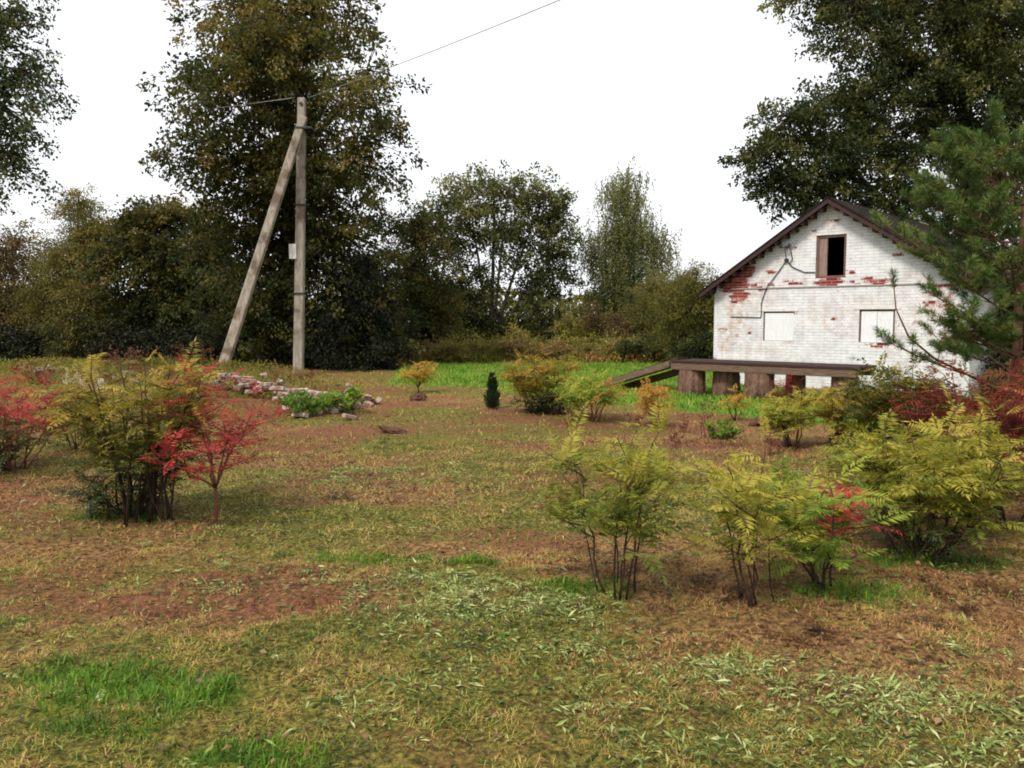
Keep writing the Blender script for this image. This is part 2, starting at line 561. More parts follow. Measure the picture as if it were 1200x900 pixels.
def tree(name, label, cat, base, lobes, leafmat, barkmat='bark', group=None, trunks=None, r0=0.18, n_spray=300, per=60,
         ssize=(0.38, 0.38, 0.26), leaf=(0.13, 0.075), seed=1, droop=0.0, shell=0.45, strands=False, var0=0.42, vspread=0.2, vup=0.15, topz=None):
    rng = np.random.default_rng(seed)
    bx, by = base
    bz = hz(bx, by)
    B = np.array([bx, by, bz - 0.05])
    root = empty(name, B, label, cat, group)
    cs = np.array([l[0] for l in lobes])
    rs = np.array([l[1] for l in lobes])
    if topz is None:
        topz = (cs[:, 2] + rs[:, 2] * 0.6).max()
    mb = MB()
    polys = []
    if trunks is None:
        ccx = cs[:, :2].mean(0)
        trunks = [(ccx[0], ccx[1], topz, 1.0)]
    for tx, ty, tz, rr in trunks:
        tip = np.array([tx, ty, tz])
        n = 12
        ctrl = B * 0.5 + tip * 0.5
        ctrl[:2] = B[:2] * 0.65 + tip[:2] * 0.35
        P = curve(B, tip, ctrl, n)
        P[1:, :2] += rng.normal(scale=0.04 * (tz - bz) / 8, size=(n - 1, 2)).cumsum(0) * 0.4
        rad = r0 * rr * np.linspace(1, 0.12, n) ** 0.9
        rad[0] *= 1.35
        mb.tube(P - B, rad, 8)
        polys.append(P)
    SP, SD = [], []
    w = np.array([l[2] * (l[1][0] * l[1][2]) for l in lobes])
    cnt = np.maximum(4, (n_spray * w / w.sum()).astype(int))
    for (c, r, _), k in zip(lobes, cnt):
        # limb from the trunk nearest this lobe
        best = None
        for P in polys:
            hd = np.hypot(c[0] - P[:, 0], c[1] - P[:, 1])
            sc_ = np.abs(P[:, 2] - (c[2] - 0.55 * hd)) + 0.3 * hd
            sc_[:2] += 0.8
            i = int(np.argmin(sc_))
            if best is None or sc_[i] < best[0]:
                best = (sc_[i], P[i], i / (len(P) - 1))
        a = best[1]
        tip = c + np.array([0, 0, r[2] * 0.35])
        ctrl = a * 0.5 + tip * 0.5 + np.array([0, 0, -0.12 * np.linalg.norm(tip - a)])
        limb = curve(a, tip, ctrl, 8)
        limb[1:-1] += rng.normal(scale=0.06, size=(6, 3))
        mb.tube(limb - B, r0 * 0.42 * (1.1 - 0.7 * best[2]) * np.linspace(1, 0.25, 8), 6)
        d = unit(rng.normal(size=(k, 3)))
        rad = rng.random(k) ** shell
        # uneven outline
        wob = 0.55 + 0.70 * vnoise(np.arctan2(d[:, 1], d[:, 0]) * 1.6 + seed, d[:, 2] * 2.4 + seed * 3.1, seed)
        S = c + d * r * (rad * wob)[:, None]
        S[:, 2] = np.maximum(S[:, 2], bz + 0.15)
        for s in S:
            q = limb[2:]
            i = int(np.argmin(np.linalg.norm(q - s, axis=1) + rng.random(len(q)) * 0.8)) + 2
            a2 = limb[i]
            cc = a2 * 0.5 + s * 0.5 + np.array([0, 0, 0.10 * np.linalg.norm(s - a2)])
            mb.tube(curve(a2, s, cc, 4) - B, np.linspace(0.022, 0.006, 4) * (0.6 + r0 * 2), 3, False)
        SP.append(S)
        SD.append(unit(S - c + np.array([0, 0, 0.15])))
    mb.build("trunk", M[barkmat], root, smooth=True)
    SP = np.concatenate(SP)
    SD = np.concatenate(SD)
    ns = len(SP)
    sv = rng.normal(scale=vspread, size=ns)
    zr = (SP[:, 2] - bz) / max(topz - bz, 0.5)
    sv = sv + var0 + vup * (zr - 0.5)  # paler towards the top: autumn gold plus top light put into leaf colour
    if strands:
        k = 6
        m_ = per // k
        st = np.repeat(SP, k, 0) + rng.normal(scale=ssize, size=(ns * k, 3))
        ln = rng.uniform(0.5, 1.3, ns * k)
        t = (np.arange(m_) + 0.5) / m_
        P = st[:, None, :] + np.array([0, 0, -1.0]) * (ln[:, None] * t[None])[..., None]
        P = P + rng.normal(scale=0.035, size=P.shape)
        P = P.reshape(-1, 3)
        var = np.repeat(np.repeat(sv, k), m_)
        A = rng.normal(size=P.shape) * 0.6
        A[:, 2] -= 0.9
    else:
        # each spray is a feathered twig end: leaves along a drooping axis, narrowing to its tip
        ax = SD + rng.normal(size=SD.shape) * 0.55
        ax[:, 2] *= 0.6
        ax = unit(ax)
        q = rng.random((ns, per, 1)) ** 0.8
        ln_ = (2.6 * ssize[0] * rng.uniform(0.6, 1.35, ns))[:, None, None]
        lat = np.clip(rng.normal(size=(ns, per, 3)), -1.7, 1.7) * np.array([ssize[0], ssize[1], ssize[2]]) * 0.85 * (1.0 - 0.75 * q)
        P = SP[:, None, :] + ax[:, None, :] * ln_ * (q - 0.35) + lat
        P[:, :, 2] -= ((0.15 + droop) * ln_ * q * q)[..., 0]
        P = P.reshape(-1, 3)
        A = np.repeat(SD, per, 0) * 0.7 + rng.normal(size=P.shape) * 0.75
        A[:, 2] -= 0.35 + droop
        var = np.repeat(sv, per)
    P[:, 2] = np.maximum(P[:, 2], bz + 0.06)
    A = unit(A)
    n = len(P)
    s = rng.uniform(0.65, 1.25, n)
    var = var + rng.normal(scale=0.12, size=n)
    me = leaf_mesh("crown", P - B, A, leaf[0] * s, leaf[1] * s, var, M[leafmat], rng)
    link("crown", me, root)
    return root


def pinnate(Bp, D, Ln, pairs, rng, droop=0.5, width=0.30, slim=0.30):
    """feathery compound leaves. Bp base points, D unit directions, Ln lengths"""
    n = len(Bp)
    up = np.array([0, 0, 1.0])
    Ln = Ln[:, None, None]
    t = np.linspace(0.16, 0.97, pairs)[None, :, None]
    dr = droop * rng.uniform(0.5, 1.5, (n, 1, 1))
    C = Bp[:, None, :] + D[:, None, :] * Ln * t - up * dr * Ln * t * t
    T = D[:, None, :] - 2 * up * dr * t
    T = T / np.linalg.norm(T, axis=2, keepdims=True)
    S = np.cross(T, up)
    S = S / (np.linalg.norm(S, axis=2, keepdims=True) + 1e-6)
    roll = rng.normal(scale=0.35, size=(n, 1, 1))
    Up2 = np.cross(S, T)
    S = S * np.cos(roll) + Up2 * np.sin(roll)
    prof = width * (1.0 - 0.75 * np.abs(t - 0.42) ** 1.2 - 0.35 * np.maximum(0, t - 0.6))
    PP, AA, LL, NN = [], [], [], []
    nv = np.cross(S, T)
    for sg in (-1, 1):
        a = S * sg * 0.86 + T * 0.5 - up * 0.22
        a = a + rng.normal(scale=0.13, size=a.shape)
        a = a / np.linalg.norm(a, axis=2, keepdims=True)
        PP.append(C.reshape(-1, 3))
        AA.append(a.reshape(-1, 3))
        LL.append((np.broadcast_to(prof, (n, pairs, 1)) * Ln * rng.uniform(0.8, 1.15, (n, pairs, 1))).ravel())
        NN.append((nv + rng.normal(scale=0.3, size=nv.shape)).reshape(-1, 3))
    # terminal leaflet
    PP.append(C[:, -1, :])
    AA.append(T[:, -1, :])
    LL.append((Ln * width * 0.8).ravel())
    NN.append(nv[:, -1, :])
    Pv = np.concatenate(PP)
    Av = np.concatenate(AA)
    Lv = np.concatenate(LL)
    Nv = np.concatenate(NN)
    li = np.concatenate([np.repeat(np.arange(n), pairs), np.repeat(np.arange(n), pairs), np.arange(n)])
    return Pv, Av, Lv, Lv * slim, Nv, li


def shrub(name, label, cat, base, H, spread, n_stems, mat, seed, group=None, leaf_len=0.24, pairs=8, per_stem=14, branches=3, per_branch=7,
          bare=0.4, var0=0.5, vup=0.5, vs=0.14, lean=(0, 0), trunk_h=0.0, stem_r=0.009, stemmat='stem', simple=False, droop=0.32, tilt=0.35,
          foot=0.10, squash=(1, 1), slim=0.23, fan=0.4, second=None, flowers=0):
    rng = np.random.default_rng(seed)
    bx, by = base
    B = np.array([bx, by, hz(bx, by) - 0.02])
    root = empty(name, B, label, cat, group)
    mb = MB()
    LP, LD, LZ = [], [], []
    tops = []
    if trunk_h:
        tp = np.array([rng.normal(scale=0.02), 0, trunk_h])
        mb.tube(curve(np.zeros(3), tp, tp * 0.5 + np.array([0.02, 0, 0]), 5), np.linspace(stem_r * 2.0, stem_r * 1.4, 5), 6)
    for i in range(n_stems):
        az = 2 * math.pi * (i / n_stems) + rng.normal(scale=0.5)
        u = math.sqrt(rng.random()) * 0.85 + 0.15 if i else 0.15
        h = H * rng.uniform(0.72, 1.0) * (1.0 - 0.22 * u)
        p0 = np.array([math.cos(az) * foot * rng.random(), math.sin(az) * foot * rng.random(), 0.0])
        if trunk_h:
            p0 = tp.copy()
        p1 = np.array([math.cos(az) * spread * u * squash[0] + lean[0], math.sin(az) * spread * u * squash[1] + lean[1], h])
        cc = p0 * (1 - fan) + p1 * fan
        cc[2] = p0[2] + (h - p0[2]) * (0.62 if fan < 0.45 else 0.5)
        P = curve(p0, p1, cc, 9)
        P[1:-1] += np.cumsum(rng.normal(scale=0.018, size=(7, 3)), 0) * np.sin(np.linspace(0, math.pi, 9))[1:-1, None] ** 0.5
        mb.tube(P, np.linspace(stem_r, stem_r * 0.3, 9) * rng.uniform(0.7, 1.2), 5)
        lines = [(P, per_stem, bare)]
        for j in range(branches):
            tt = rng.uniform(0.35, 0.85)
            q = P[int(tt * 8)]
            a2 = az + rng.normal(scale=1.1)
            ln = spread * rng.uniform(0.25, 0.6)
            e = q + np.array([math.cos(a2) * ln * squash[0], math.sin(a2) * ln * squash[1], ln * rng.uniform(0.1, 0.7)])
            e[2] = min(e[2], H)
            Q = curve(q, e, q * 0.4 + e * 0.6 + np.array([0, 0, -0.05 * ln]), 6)
            mb.tube(Q, np.linspace(stem_r * 0.5, stem_r * 0.22, 6), 4)
            lines.append((Q, per_branch, 0.25))
        for Q, k, b0 in lines:
            t = np.sort(rng.uniform(b0, 1.0, k)) * (len(Q) - 1)
            i0 = np.minimum(t.astype(int), len(Q) - 2)
            f = (t - i0)[:, None]
            pts = Q[i0] * (1 - f) + Q[i0 + 1] * f
            ang = rng.random() * 6.28 + np.arange(k) * 2.4 + rng.normal(scale=0.3, size=k)
            tl = tilt + rng.normal(scale=0.28, size=k) + 0.5 * (t / (len(Q) - 1) > 0.93)
            d = np.stack([np.cos(ang) * np.cos(tl), np.sin(ang) * np.cos(tl), np.sin(tl)], 1)
            LP.append(pts)
            LD.append(d)
            tops.append(Q[-1])
    mb.build("stems", M[stemmat], root, smooth=True)
    P = np.concatenate(LP)
    D = np.concatenate(LD)
    n = len(P)
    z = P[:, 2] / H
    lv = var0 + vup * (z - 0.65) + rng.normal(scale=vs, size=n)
    ln = leaf_len * rng.uniform(0.65, 1.2, n)
    pick = np.zeros(n, bool)
    if second:
        pick = second[1](P, rng)

    def fol(nm, msk, mt, vv):
        if simple:
            A = unit(D[msk] + np.array([0, 0, 0.3]))
            me = leaf_mesh(nm, P[msk], A, ln[msk], ln[msk] * 0.42, vv[msk], M[mt], rng)
        else:
            Pv, Av, Lv, Wv, Nv, li = pinnate(P[msk], D[msk], ln[msk], pairs, rng, droop, slim=slim)
            va = vv[msk][li] + rng.normal(scale=0.07, size=len(li))
            me = leaf_mesh(nm, Pv, Av, Lv, Wv, va, M[mt], rng, 0.12, Nv)
        link(nm, me, root)

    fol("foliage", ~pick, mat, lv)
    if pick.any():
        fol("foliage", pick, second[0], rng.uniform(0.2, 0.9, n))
    if flowers:
        tp_ = np.array(tops)
        tp_ = tp_[np.argsort(-tp_[:, 2])][:flowers]
        for c_ in tp_:
            q = rng.random(120)
            FP = c_ + np.stack([rng.normal(size=120) * 0.05 * (1 - q), rng.normal(size=120) * 0.05 * (1 - q), q * 0.22], 1)
            link("flower_plume", leaf_mesh("flower_plume", FP, unit(rng.normal(size=FP.shape)), 0.022, 0.018, rng.random(120), M['flower'], rng), root)
    return root


# ------------------------------------------------------------------ the brick house
HC = np.array([4.97, 20.0])                     # left front corner
HR = math.atan2(-0.678, 0.735)
HW, EAVE, APEX, HD = 5.66, 2.30, 4.13, 7.0
UX = np.array([math.cos(HR), math.sin(HR)])
UY = np.array([-math.sin(HR), math.cos(HR)])


def house_pt(x, y):
    p = HC + UX * x + UY * y
    return p[0], p[1]


def brick_wall_material():
    m, t, b = new_mat("whitewashed_brickwork")
    tc = N(t, "ShaderNodeTexCoord")
    sp = N(t, "ShaderNodeSeparateXYZ")
    t.links.new(tc.outputs["Object"], sp.inputs[0])
    ad = N(t, "ShaderNodeMath", operation='ADD')
    t.links.new(sp.outputs[0], ad.inputs[0])
    t.links.new(sp.outputs[1], ad.inputs[1])
    cb = N(t, "ShaderNodeCombineXYZ")
    t.links.new(ad.outputs[0], cb.inputs[0])
    t.links.new(sp.outputs[2], cb.inputs[1])
    # slightly uneven courses
    nd = N(t, "ShaderNodeTexNoise")
    nd.inputs["Scale"].default_value = 2.0
    t.links.new(tc.outputs["Object"], nd.inputs["Vector"])
    ms = N(t, "ShaderNodeVectorMath", operation='SCALE')
    ms.inputs["Scale"].default_value = 0.02
    t.links.new(nd.outputs["Color"], ms.inputs[0])
    av = N(t, "ShaderNodeVectorMath", operation='ADD')
    t.links.new(cb.outputs[0], av.inputs[0])
    t.links.new(ms.outputs[0], av.inputs[1])
    br = N(t, "ShaderNodeTexBrick")
    br.inputs["Color1"].default_value = (0, 0, 0, 1)
    br.inputs["Color2"].default_value = (1, 1, 1, 1)
    br.inputs["Mortar"].default_value = (0.5, 0.5, 0.5, 1)
    br.inputs["Scale"].default_value = 1.0
    br.inputs["Mortar Size"].default_value = 0.006
    br.inputs["Mortar Smooth"].default_value = 0.25
    br.inputs["Brick Width"].default_value = 0.25
    br.inputs["Row Height"].default_value = 0.067
    t.links.new(av.outputs[0], br.inputs["Vector"])

    def noise(s, d=6, r=0.6):
        n = N(t, "ShaderNodeTexNoise")
        n.inputs["Scale"].default_value = s
        n.inputs["Detail"].default_value = d
        n.inputs["Roughness"].default_value = r
        t.links.new(tc.outputs["Object"], n.inputs["Vector"])
        return n.outputs["Fac"]

    def math_(op, a, c):
        q = N(t, "ShaderNodeMath", operation=op)
        for i, v in enumerate((a, c)):
            if isinstance(v, (int, float)):
                q.inputs[i].default_value = v
            else:
                t.links.new(v, q.inputs[i])
        return q.outputs[0]

    def mixc(fac, a, c):
        q = N(t, "ShaderNodeMixRGB")
        t.links.new(fac, q.inputs[0])
        for i, v in ((1, a), (2, c)):
            if isinstance(v, tuple):
                q.inputs[i].default_value = (*v, 1)
            else:
                t.links.new(v, q.inputs[i])
        return q.outputs[0]

    peel = N(t, "ShaderNodeAttribute", attribute_name="peel").outputs["Fac"]
    stain = N(t, "ShaderNodeAttribute", attribute_name="stain").outputs["Fac"]
    # whitewash
    rw = ramp(t, [(0.3, (0.52, 0.535, 0.56)), (0.7, (0.76, 0.775, 0.80))])
    t.links.new(noise(3.5), rw.inputs[0])
    wt = mixc(math_('MULTIPLY', math_('MULTIPLY', br.outputs["Color"], noise(5.0)), 0.22), rw.outputs[0], (0.50, 0.46, 0.45))
    rg = ramp(t, [(0.38, (0.05, 0.05, 0.05)), (0.66, (0.8, 0.8, 0.8))])
    t.links.new(noise(4.2), rg.inputs[0])
    wt = mixc(math_('MULTIPLY', br.outputs["Fac"], rg.outputs[0]), wt, (0.33, 0.29, 0.28))
    rs_ = ramp(t, [(0.40, (0, 0, 0)), (0.62, (1, 1, 1))])
    t.links.new(noise(6.0), rs_.inputs[0])
    wt = mixc(math_('MULTIPLY', math_('MULTIPLY', stain, rs_.outputs[0]), 0.85), wt, (0.40, 0.23, 0.155))
    # bare brick
    rb = ramp(t, [(0.0, (0.17, 0.018, 0.018)), (0.6, (0.27, 0.045, 0.036)), (1.0, (0.40, 0.14, 0.10))])
    t.links.new(br.outputs["Color"], rb.inputs[0])
    rbn = mixc(math_('MULTIPLY', noise(22), 0.5), rb.outputs[0], (0.14, 0.035, 0.03))
    rbn = mixc(br.outputs["Fac"], rbn, (0.36, 0.25, 0.22))
    # a brick shows where peel beats its own random threshold
    th = math_('ADD', math_('MULTIPLY', br.outputs["Color"], 0.55), 0.25)
    nn = math_('ADD', math_('MULTIPLY', math_('SUBTRACT', noise(9, 6, 0.7), 0.5), 1.2), math_('MULTIPLY', math_('SUBTRACT', noise(45, 4, 0.7), 0.5), 0.9))
    df = math_('SUBTRACT', math_('ADD', peel, nn), th)
    rr = ramp(t, [(0.0, (0, 0, 0)), (0.16, (1, 1, 1))])
    t.links.new(df, rr.inputs[0])
    col = mixc(rr.outputs[0], wt, rbn)
    t.links.new(col, b.inputs["Base Color"])
    b.inputs["Roughness"].default_value = 0.9
    b.inputs["Specular IOR Level"].default_value = 0.2
    hgt_ = math_('SUBTRACT', math_('ADD', math_('MULTIPLY', noise(40), 0.35), math_('MULTIPLY', br.outputs["Color"], 0.2)), br.outputs["Fac"])
    bp = N(t, "ShaderNodeBump")
    bp.inputs["Strength"].default_value = 0.8
    bp.inputs["Distance"].default_value = 0.012
    t.links.new(hgt_, bp.inputs["Height"])
    t.links.new(bp.outputs[0], b.inputs["Normal"])
    return m


M['wall'] = brick_wall_material()
OPEN = {'attic': (2.49, 3.16, 2.53, 3.48), 'left': (1.28, 2.02, 1.12, 1.80), 'right': (3.48, 4.22, 1.12, 1.83)}


def build_house():
    z0 = hz(*house_pt(2.5, 0)) - 0.15
    H = empty("brick_house", (HC[0], HC[1], 0.0), "small whitewashed brick house with peeling paint and a steep dark gable roof", "house", rz=HR)
    # front wall as a fine grid with openings
    xl = set(np.round(np.arange(0, HW + 0.001, 0.0566), 4))
    zl = set(np.round(np.arange(-0.3, 4.3, 0.05), 4))
    for (a, b_, c, d) in OPEN.values():
        for v in (a, b_):
            xl = {q for q in xl if abs(q - v) > 0.012} | {v}
        for v in (c, d):
            zl = {q for q in zl if abs(q - v) > 0.012} | {v}
    X = np.array(sorted(xl))
    Z = np.array(sorted(zl))
    gx_, gz_ = np.meshgrid(X, Z)
    ids = np.arange(gx_.size).reshape(gx_.shape)

    def roofz(x):
        return EAVE + (APEX - EAVE) * (1 - abs(x - HW / 2) / (HW / 2))

    V = np.stack([gx_.ravel(), np.zeros(gx_.size), gz_.ravel()], 1)
    fq = []
    for j in range(len(Z) - 1):
        for i in range(len(X) - 1):
            xm, zm = (X[i] + X[i + 1]) / 2, (Z[j] + Z[j + 1]) / 2
            if any(a < xm < b_ and c < zm < d for (a, b_, c, d) in OPEN.values()):
                continue
            if zm > roofz(xm) + 0.05:
                continue
            fq.append((ids[j, i], ids[j, i + 1], ids[j + 1, i + 1], ids[j + 1, i]))
    V = list(map(tuple, V))
    DEP = 0.24
    for (a, b_, c, d) in OPEN.values():      # reveals
        k = len(V)
        V += [(a, 0, c), (b_, 0, c), (b_, 0, d), (a, 0, d), (a, DEP, c), (b_, DEP, c), (b_, DEP, d), (a, DEP, d)]
        for p, q in ((0, 1), (1, 2), (2, 3), (3, 0)):
            fq.append((k + p, k + 4 + p, k + 4 + q, k + q))
    V = np.array(V)
    x, z = V[:, 0], V[:, 2]
    peel = np.zeros(len(V))
    for (cx, cz, rx, rz_, s) in [(0.50, 2.48, 0.55, 0.36, 1.15), (0.75, 2.78, 0.42, 0.26, 0.95), (0.66, 2.16, 0.36, 0.24, 0.95), (0.25, 2.42, 0.35, 0.25, 0.6),
                                 (1.25, 2.40, 0.55, 0.14, 0.62), (1.85, 2.42, 0.6, 0.12, 0.52), (2.80, 2.45, 0.48, 0.16, 0.82), (3.75, 2.44, 0.62, 0.13, 0.80),
                                 (2.83, 3.82, 0.30, 0.10, 0.62), (2.55, 3.62, 0.25, 0.14, 0.5), (1.40, 2.72, 0.28, 0.09, 0.7), (1.95, 3.27, 0.2, 0.16, 0.6),
                                 (1.55, 2.98, 0.22, 0.08, 0.55), (3.25, 2.62, 0.18, 0.10, 0.72), (2.0, 1.75, 0.16, 0.12, 0.6), (2.95, 1.62, 0.14, 0.08, 0.65),
                                 (2.95, 2.25, 0.25, 0.08, 0.55), (0.30, 1.42, 0.25, 0.10, 0.6), (0.55, 1.15, 0.22, 0.25, 0.5), (0.03, 0.55, 0.12, 0.25, 0.8),
                                 (1.05, 1.28, 0.25, 0.10, 0.5), (1.9, 1.08, 0.25, 0.08, 0.6), (3.85, 1.07, 0.5, 0.09, 0.65), (5.1, 1.9, 0.5, 0.55, 0.60), (5.3, 1.2, 0.4, 0.4, 0.62),
                                 (4.75, 1.45, 0.4, 0.3, 0.45), (5.2, 2.35, 0.5, 0.2, 0.6), (4.2, 2.9, 0.4, 0.2, 0.45)]:
        dd = np.sqrt(((x - cx) / rx) ** 2 + ((z - cz) / rz_) ** 2)
        peel = np.maximum(peel, s * (1 - sstep(0.35, 1.15, dd)))
    peel = np.maximum(peel, 0.85 * (1 - sstep(0.02, 0.22, z)))
    peel = np.maximum(peel, 0.10 + 0.14 * fbm(x * 1.3, z * 1.3, 7, 3))
    stain = 0.05 + 0.35 * sstep(0.42, 0.7, fbm(x * 0.9 + 3, z * 1.2, 17, 3))
    for (cx, cz, rx, rz_, s) in [(0.62, 1.75, 0.42, 0.75, 1.0), (0.35, 1.1, 0.4, 0.6, 0.8), (1.05, 2.15, 0.5, 0.3, 0.7), (1.9, 1.15, 0.3, 0.12, 0.9), (2.0, 2.45, 0.7, 0.2, 0.5),
                                 (5.0, 1.7, 0.7, 0.8, 0.6), (2.83, 3.7, 0.6, 0.3, 0.45)]:
        dd = np.sqrt(((x - cx) / rx) ** 2 + ((z - cz) / rz_) ** 2)
        stain = np.maximum(stain, s * (1 - sstep(0.3, 1.1, dd)))
    me = np_mesh("wall", V, [np.array(fq)], {"peel": peel, "stain": stain}, [M['wall']])
    link("wall", me, H)
    # the other walls, with thickness
    for (a, b_, c, d) in ((0.0, 0.24, 0.001, HD), (HW - 0.24, HW, 0.001, HD), (0.241, HW - 0.241, HD - 0.24, HD - 0.001)):
        mb = MB()
        mb.box(a, b_, c, d, -0.3, EAVE - 0.02)
        o = mb.build("wall", M['wall'], H)
        set_attr(o.data, "peel", np.full(8, 0.3))
        set_attr(o.data, "stain", np.full(8, 0.3))
    mb = MB()      # back gable
    mb.add([(0.3, HD - 0.2, EAVE - 0.02), (HW - 0.3, HD - 0.2, EAVE - 0.02), (HW / 2, HD - 0.2, APEX - 0.1), (0.3, HD - 0.05, EAVE - 0.02), (HW - 0.3, HD - 0.05, EAVE - 0.02), (HW / 2, HD - 0.05, APEX - 0.1)],
           [[0, 1, 2], [5, 4, 3], [0, 3, 4, 1], [1, 4, 5, 2], [2, 5, 3, 0]])
    o = mb.build("gable", M['wall'], H)
    # attic floor inside, so the loft is dark
    mb = MB()
    mb.box(0.25, HW - 0.25, 0.26, HD - 0.25, EAVE - 0.12, EAVE - 0.03)
    mb.build("loft_floor", M['darkwood'], H)
    # ledge where the gable starts
    mb = MB()
    mb.box(0.45, 4.9, -0.022, -0.001, 2.335, 2.362)
    mb.build("ledge", rough_mat("ledge_mortar", (0.20, 0.17, 0.16), (0.42, 0.36, 0.34), 15, (3, 3, 3), 0.4), H)
    # roof: two slabs of corrugated sheet
    slope = (APEX - EAVE) / (HW / 2)
    over = 0.24
    OV = 0.30
    for sg in (-1, 1):
        n = 60
        V = []
        fq = []
        yy = np.linspace(-OV, HD + 0.2, n * 2 + 1)
        wav = 0.012 * np.cos(np.arange(n * 2 + 1) * math.pi)
        for k, y in enumerate(yy):
            for (u, dz) in ((0, 0.115), (1, 0.115), (0, 0.075), (1, 0.075)):
                xx = HW / 2 + sg * u * (HW / 2 + over)
                V.append((xx, y, APEX + 0.03 - slope * u * (HW / 2 + over) + dz + wav[k]))
        for k in range(n * 2):
            o4 = k * 4
            fq.append((o4, o4 + 1, o4 + 5, o4 + 4) if sg < 0 else (o4, o4 + 4, o4 + 5, o4 + 1))
            fq.append((o4 + 2, o4 + 6, o4 + 7, o4 + 3) if sg < 0 else (o4 + 2, o4 + 3, o4 + 7, o4 + 6))
            fq.append((o4 + 1, o4 + 3, o4 + 7, o4 + 5))
        e = n * 2 * 4
        fq.append((0, 2, 3, 1))
        fq.append((e, e + 1, e + 3, e + 2))
        me = np_mesh("roof", np.array(V), [np.array(fq)], None, [M['roof']])
        link("roof", me, H)
        # verge board
        mb = MB()
        u1 = HW / 2 + over + 0.01
        xa, xb = HW / 2 + sg * 0.001, HW / 2 + sg * u1
        za, zb = APEX + 0.03, APEX + 0.03 - slope * u1
        h0, h1 = -0.02, 0.072
        y0, y1 = -OV + 0.01, -OV + 0.04
        mb.hexa([(xa, y0, za + h0), (xb, y0, zb + h0), (xb, y1, zb + h0), (xa, y1, za + h0), (xa, y0, za + h1), (xb, y0, zb + h1), (xb, y1, zb + h1), (xa, y1, za + h1)])
        mb.build("verge_board", M['darkwood'], H)
        for k in range(16):      # purlin ends under the verge
            u = 0.16 + k * 0.205
            if u > u1 - 0.05:
                break
            xx = HW / 2 + sg * u
            zz = APEX + 0.03 - slope * u
            mb = MB()
            mb.box(xx - 0.035, xx + 0.035, -OV + 0.045, 0.15, zz - 0.075, zz + 0.02)
            mb.build("purlin", M['darkwood'], H)
    # loft opening: frame and a half-open shutter
    a, b_, c, d = OPEN['attic']
    root = MB()
    t_ = 0.055
    root.box(a + 0.004, a + t_, 0.03, 0.12, c + 0.004, d - 0.004)
    root.box(b_ - t_, b_ - 0.004, 0.03, 0.12, c + 0.004, d - 0.004)
    root.box(a + t_, b_ - t_, 0.03, 0.12, d - t_, d - 0.004)
    root.box(a + t_, b_ - t_, 0.03, 0.12, c + 0.004, c + t_)
    fr = root.build("loft_window", M['frame'], H)
    mb = MB()
    mb.box(a + t_ + 0.003, a + t_ + 0.18, 0.05, 0.085, c + t_ + 0.003, d - t_ - 0.003)
    mb.build("shutter", rough_mat("shutter_wood", (0.16, 0.10, 0.085), (0.30, 0.21, 0.18), 9, (8, 8, 0.8), 0.4), fr)
    # boarded ground floor windows
    for key, nb in (('left', 1), ('right', 2)):
        a, b_, c, d = OPEN[key]
        mb = MB()
        w1 = 0.032 if key == 'left' else 0.04  # left window: brown strips stand in for recess shade at side and top
        mb.box(a + 0.003, a + w1, 0.03, 0.13, c + 0.003, d - 0.003)
        mb.box(a + w1, b_ - 0.003, 0.04, 0.13, d - w1, d - 0.003)
        if key == 'right':
            mb.box(b_ - w1, b_ - 0.003, 0.04, 0.13, c + 0.003, d - w1)
        fr = mb.build("frame_and_recess_shade", M['frame'], H)
        x0_, x1_ = a + w1 + 0.003, (b_ - w1 - 0.003 if key == 'right' else b_ - 0.004)
        w_ = (x1_ - x0_) / nb
        for k in range(nb):
            mb = MB()
            mb.box(x0_ + k * w_ + (0.004 if k else 0), x0_ + (k + 1) * w_ - 0.003, 0.022 + 0.008 * k, 0.05 + 0.008 * k, c + 0.008, d - w1 - 0.003)
            mb.build("board", M['board'], fr)
        mb = MB()      # flat lintel
        mb.box(a - 0.12, b_ + 0.12, -0.012, -0.002, d + 0.005, d + 0.08)
        mb.build("lintel", rough_mat("lintel_plaster", (0.52, 0.50, 0.49), (0.68, 0.66, 0.65), 8, (1, 1, 1), 0.3), H)
    # insulator bracket and loose cables
    mb = MB()
    mb.tube([(1.83, -0.01, 3.24), (1.83, -0.16, 3.26)], 0.012, 6)
    mb.tube([(1.70, -0.15, 3.25), (1.96, -0.15, 3.27)], 0.012, 6)
    br = mb.build("cable_bracket", M['metal'], H)
    for xx in (1.73, 1.93):
        mb = MB()
        mb.tube([(xx, -0.15, 3.26), (xx, -0.15, 3.29), (xx, -0.15, 3.33), (xx, -0.15, 3.35)], [0.03, 0.04, 0.03, 0.012], 8)
        mb.build("insulator", M['metal'], br)
    mb = MB()
    mb.tube([(1.82, -0.001, 2.97), (1.82, -0.05, 2.97)], 0.05, 8)
    mb.build("junction_box", M['metal'], H)
    for pts in ([(1.83, -0.13, 3.24), (1.80, -0.05, 3.12), (1.82, -0.03, 2.97)],
                [(1.82, -0.03, 2.97), (1.66, -0.02, 2.75), (1.35, -0.03, 2.35), (1.23, -0.02, 2.0), (1.24, -0.02, 1.75), (1.22, -0.012, 1.66)],
                [(1.82, -0.03, 2.97), (1.98, -0.02, 2.80), (2.25, -0.02, 2.68), (2.49, -0.02, 2.67)],
                [(1.22, -0.012, 1.66), (0.9, -0.012, 1.67), (0.45, -0.012, 1.68)],
                [(1.83, -0.13, 3.30), (1.95, -0.13, 3.22), (1.97, -0.04, 3.0), (1.9, -0.03, 2.9)]):
        mb = MB()
        P = np.array(pts, float)
        tt = np.linspace(0, len(P) - 1, len(P) * 4)
        Q = np.stack([np.interp(tt, np.arange(len(P)), P[:, i]) for i in range(3)], 1)
        mb.tube(Q, 0.011, 5)
        mb.build("cable", M['metal'], H)
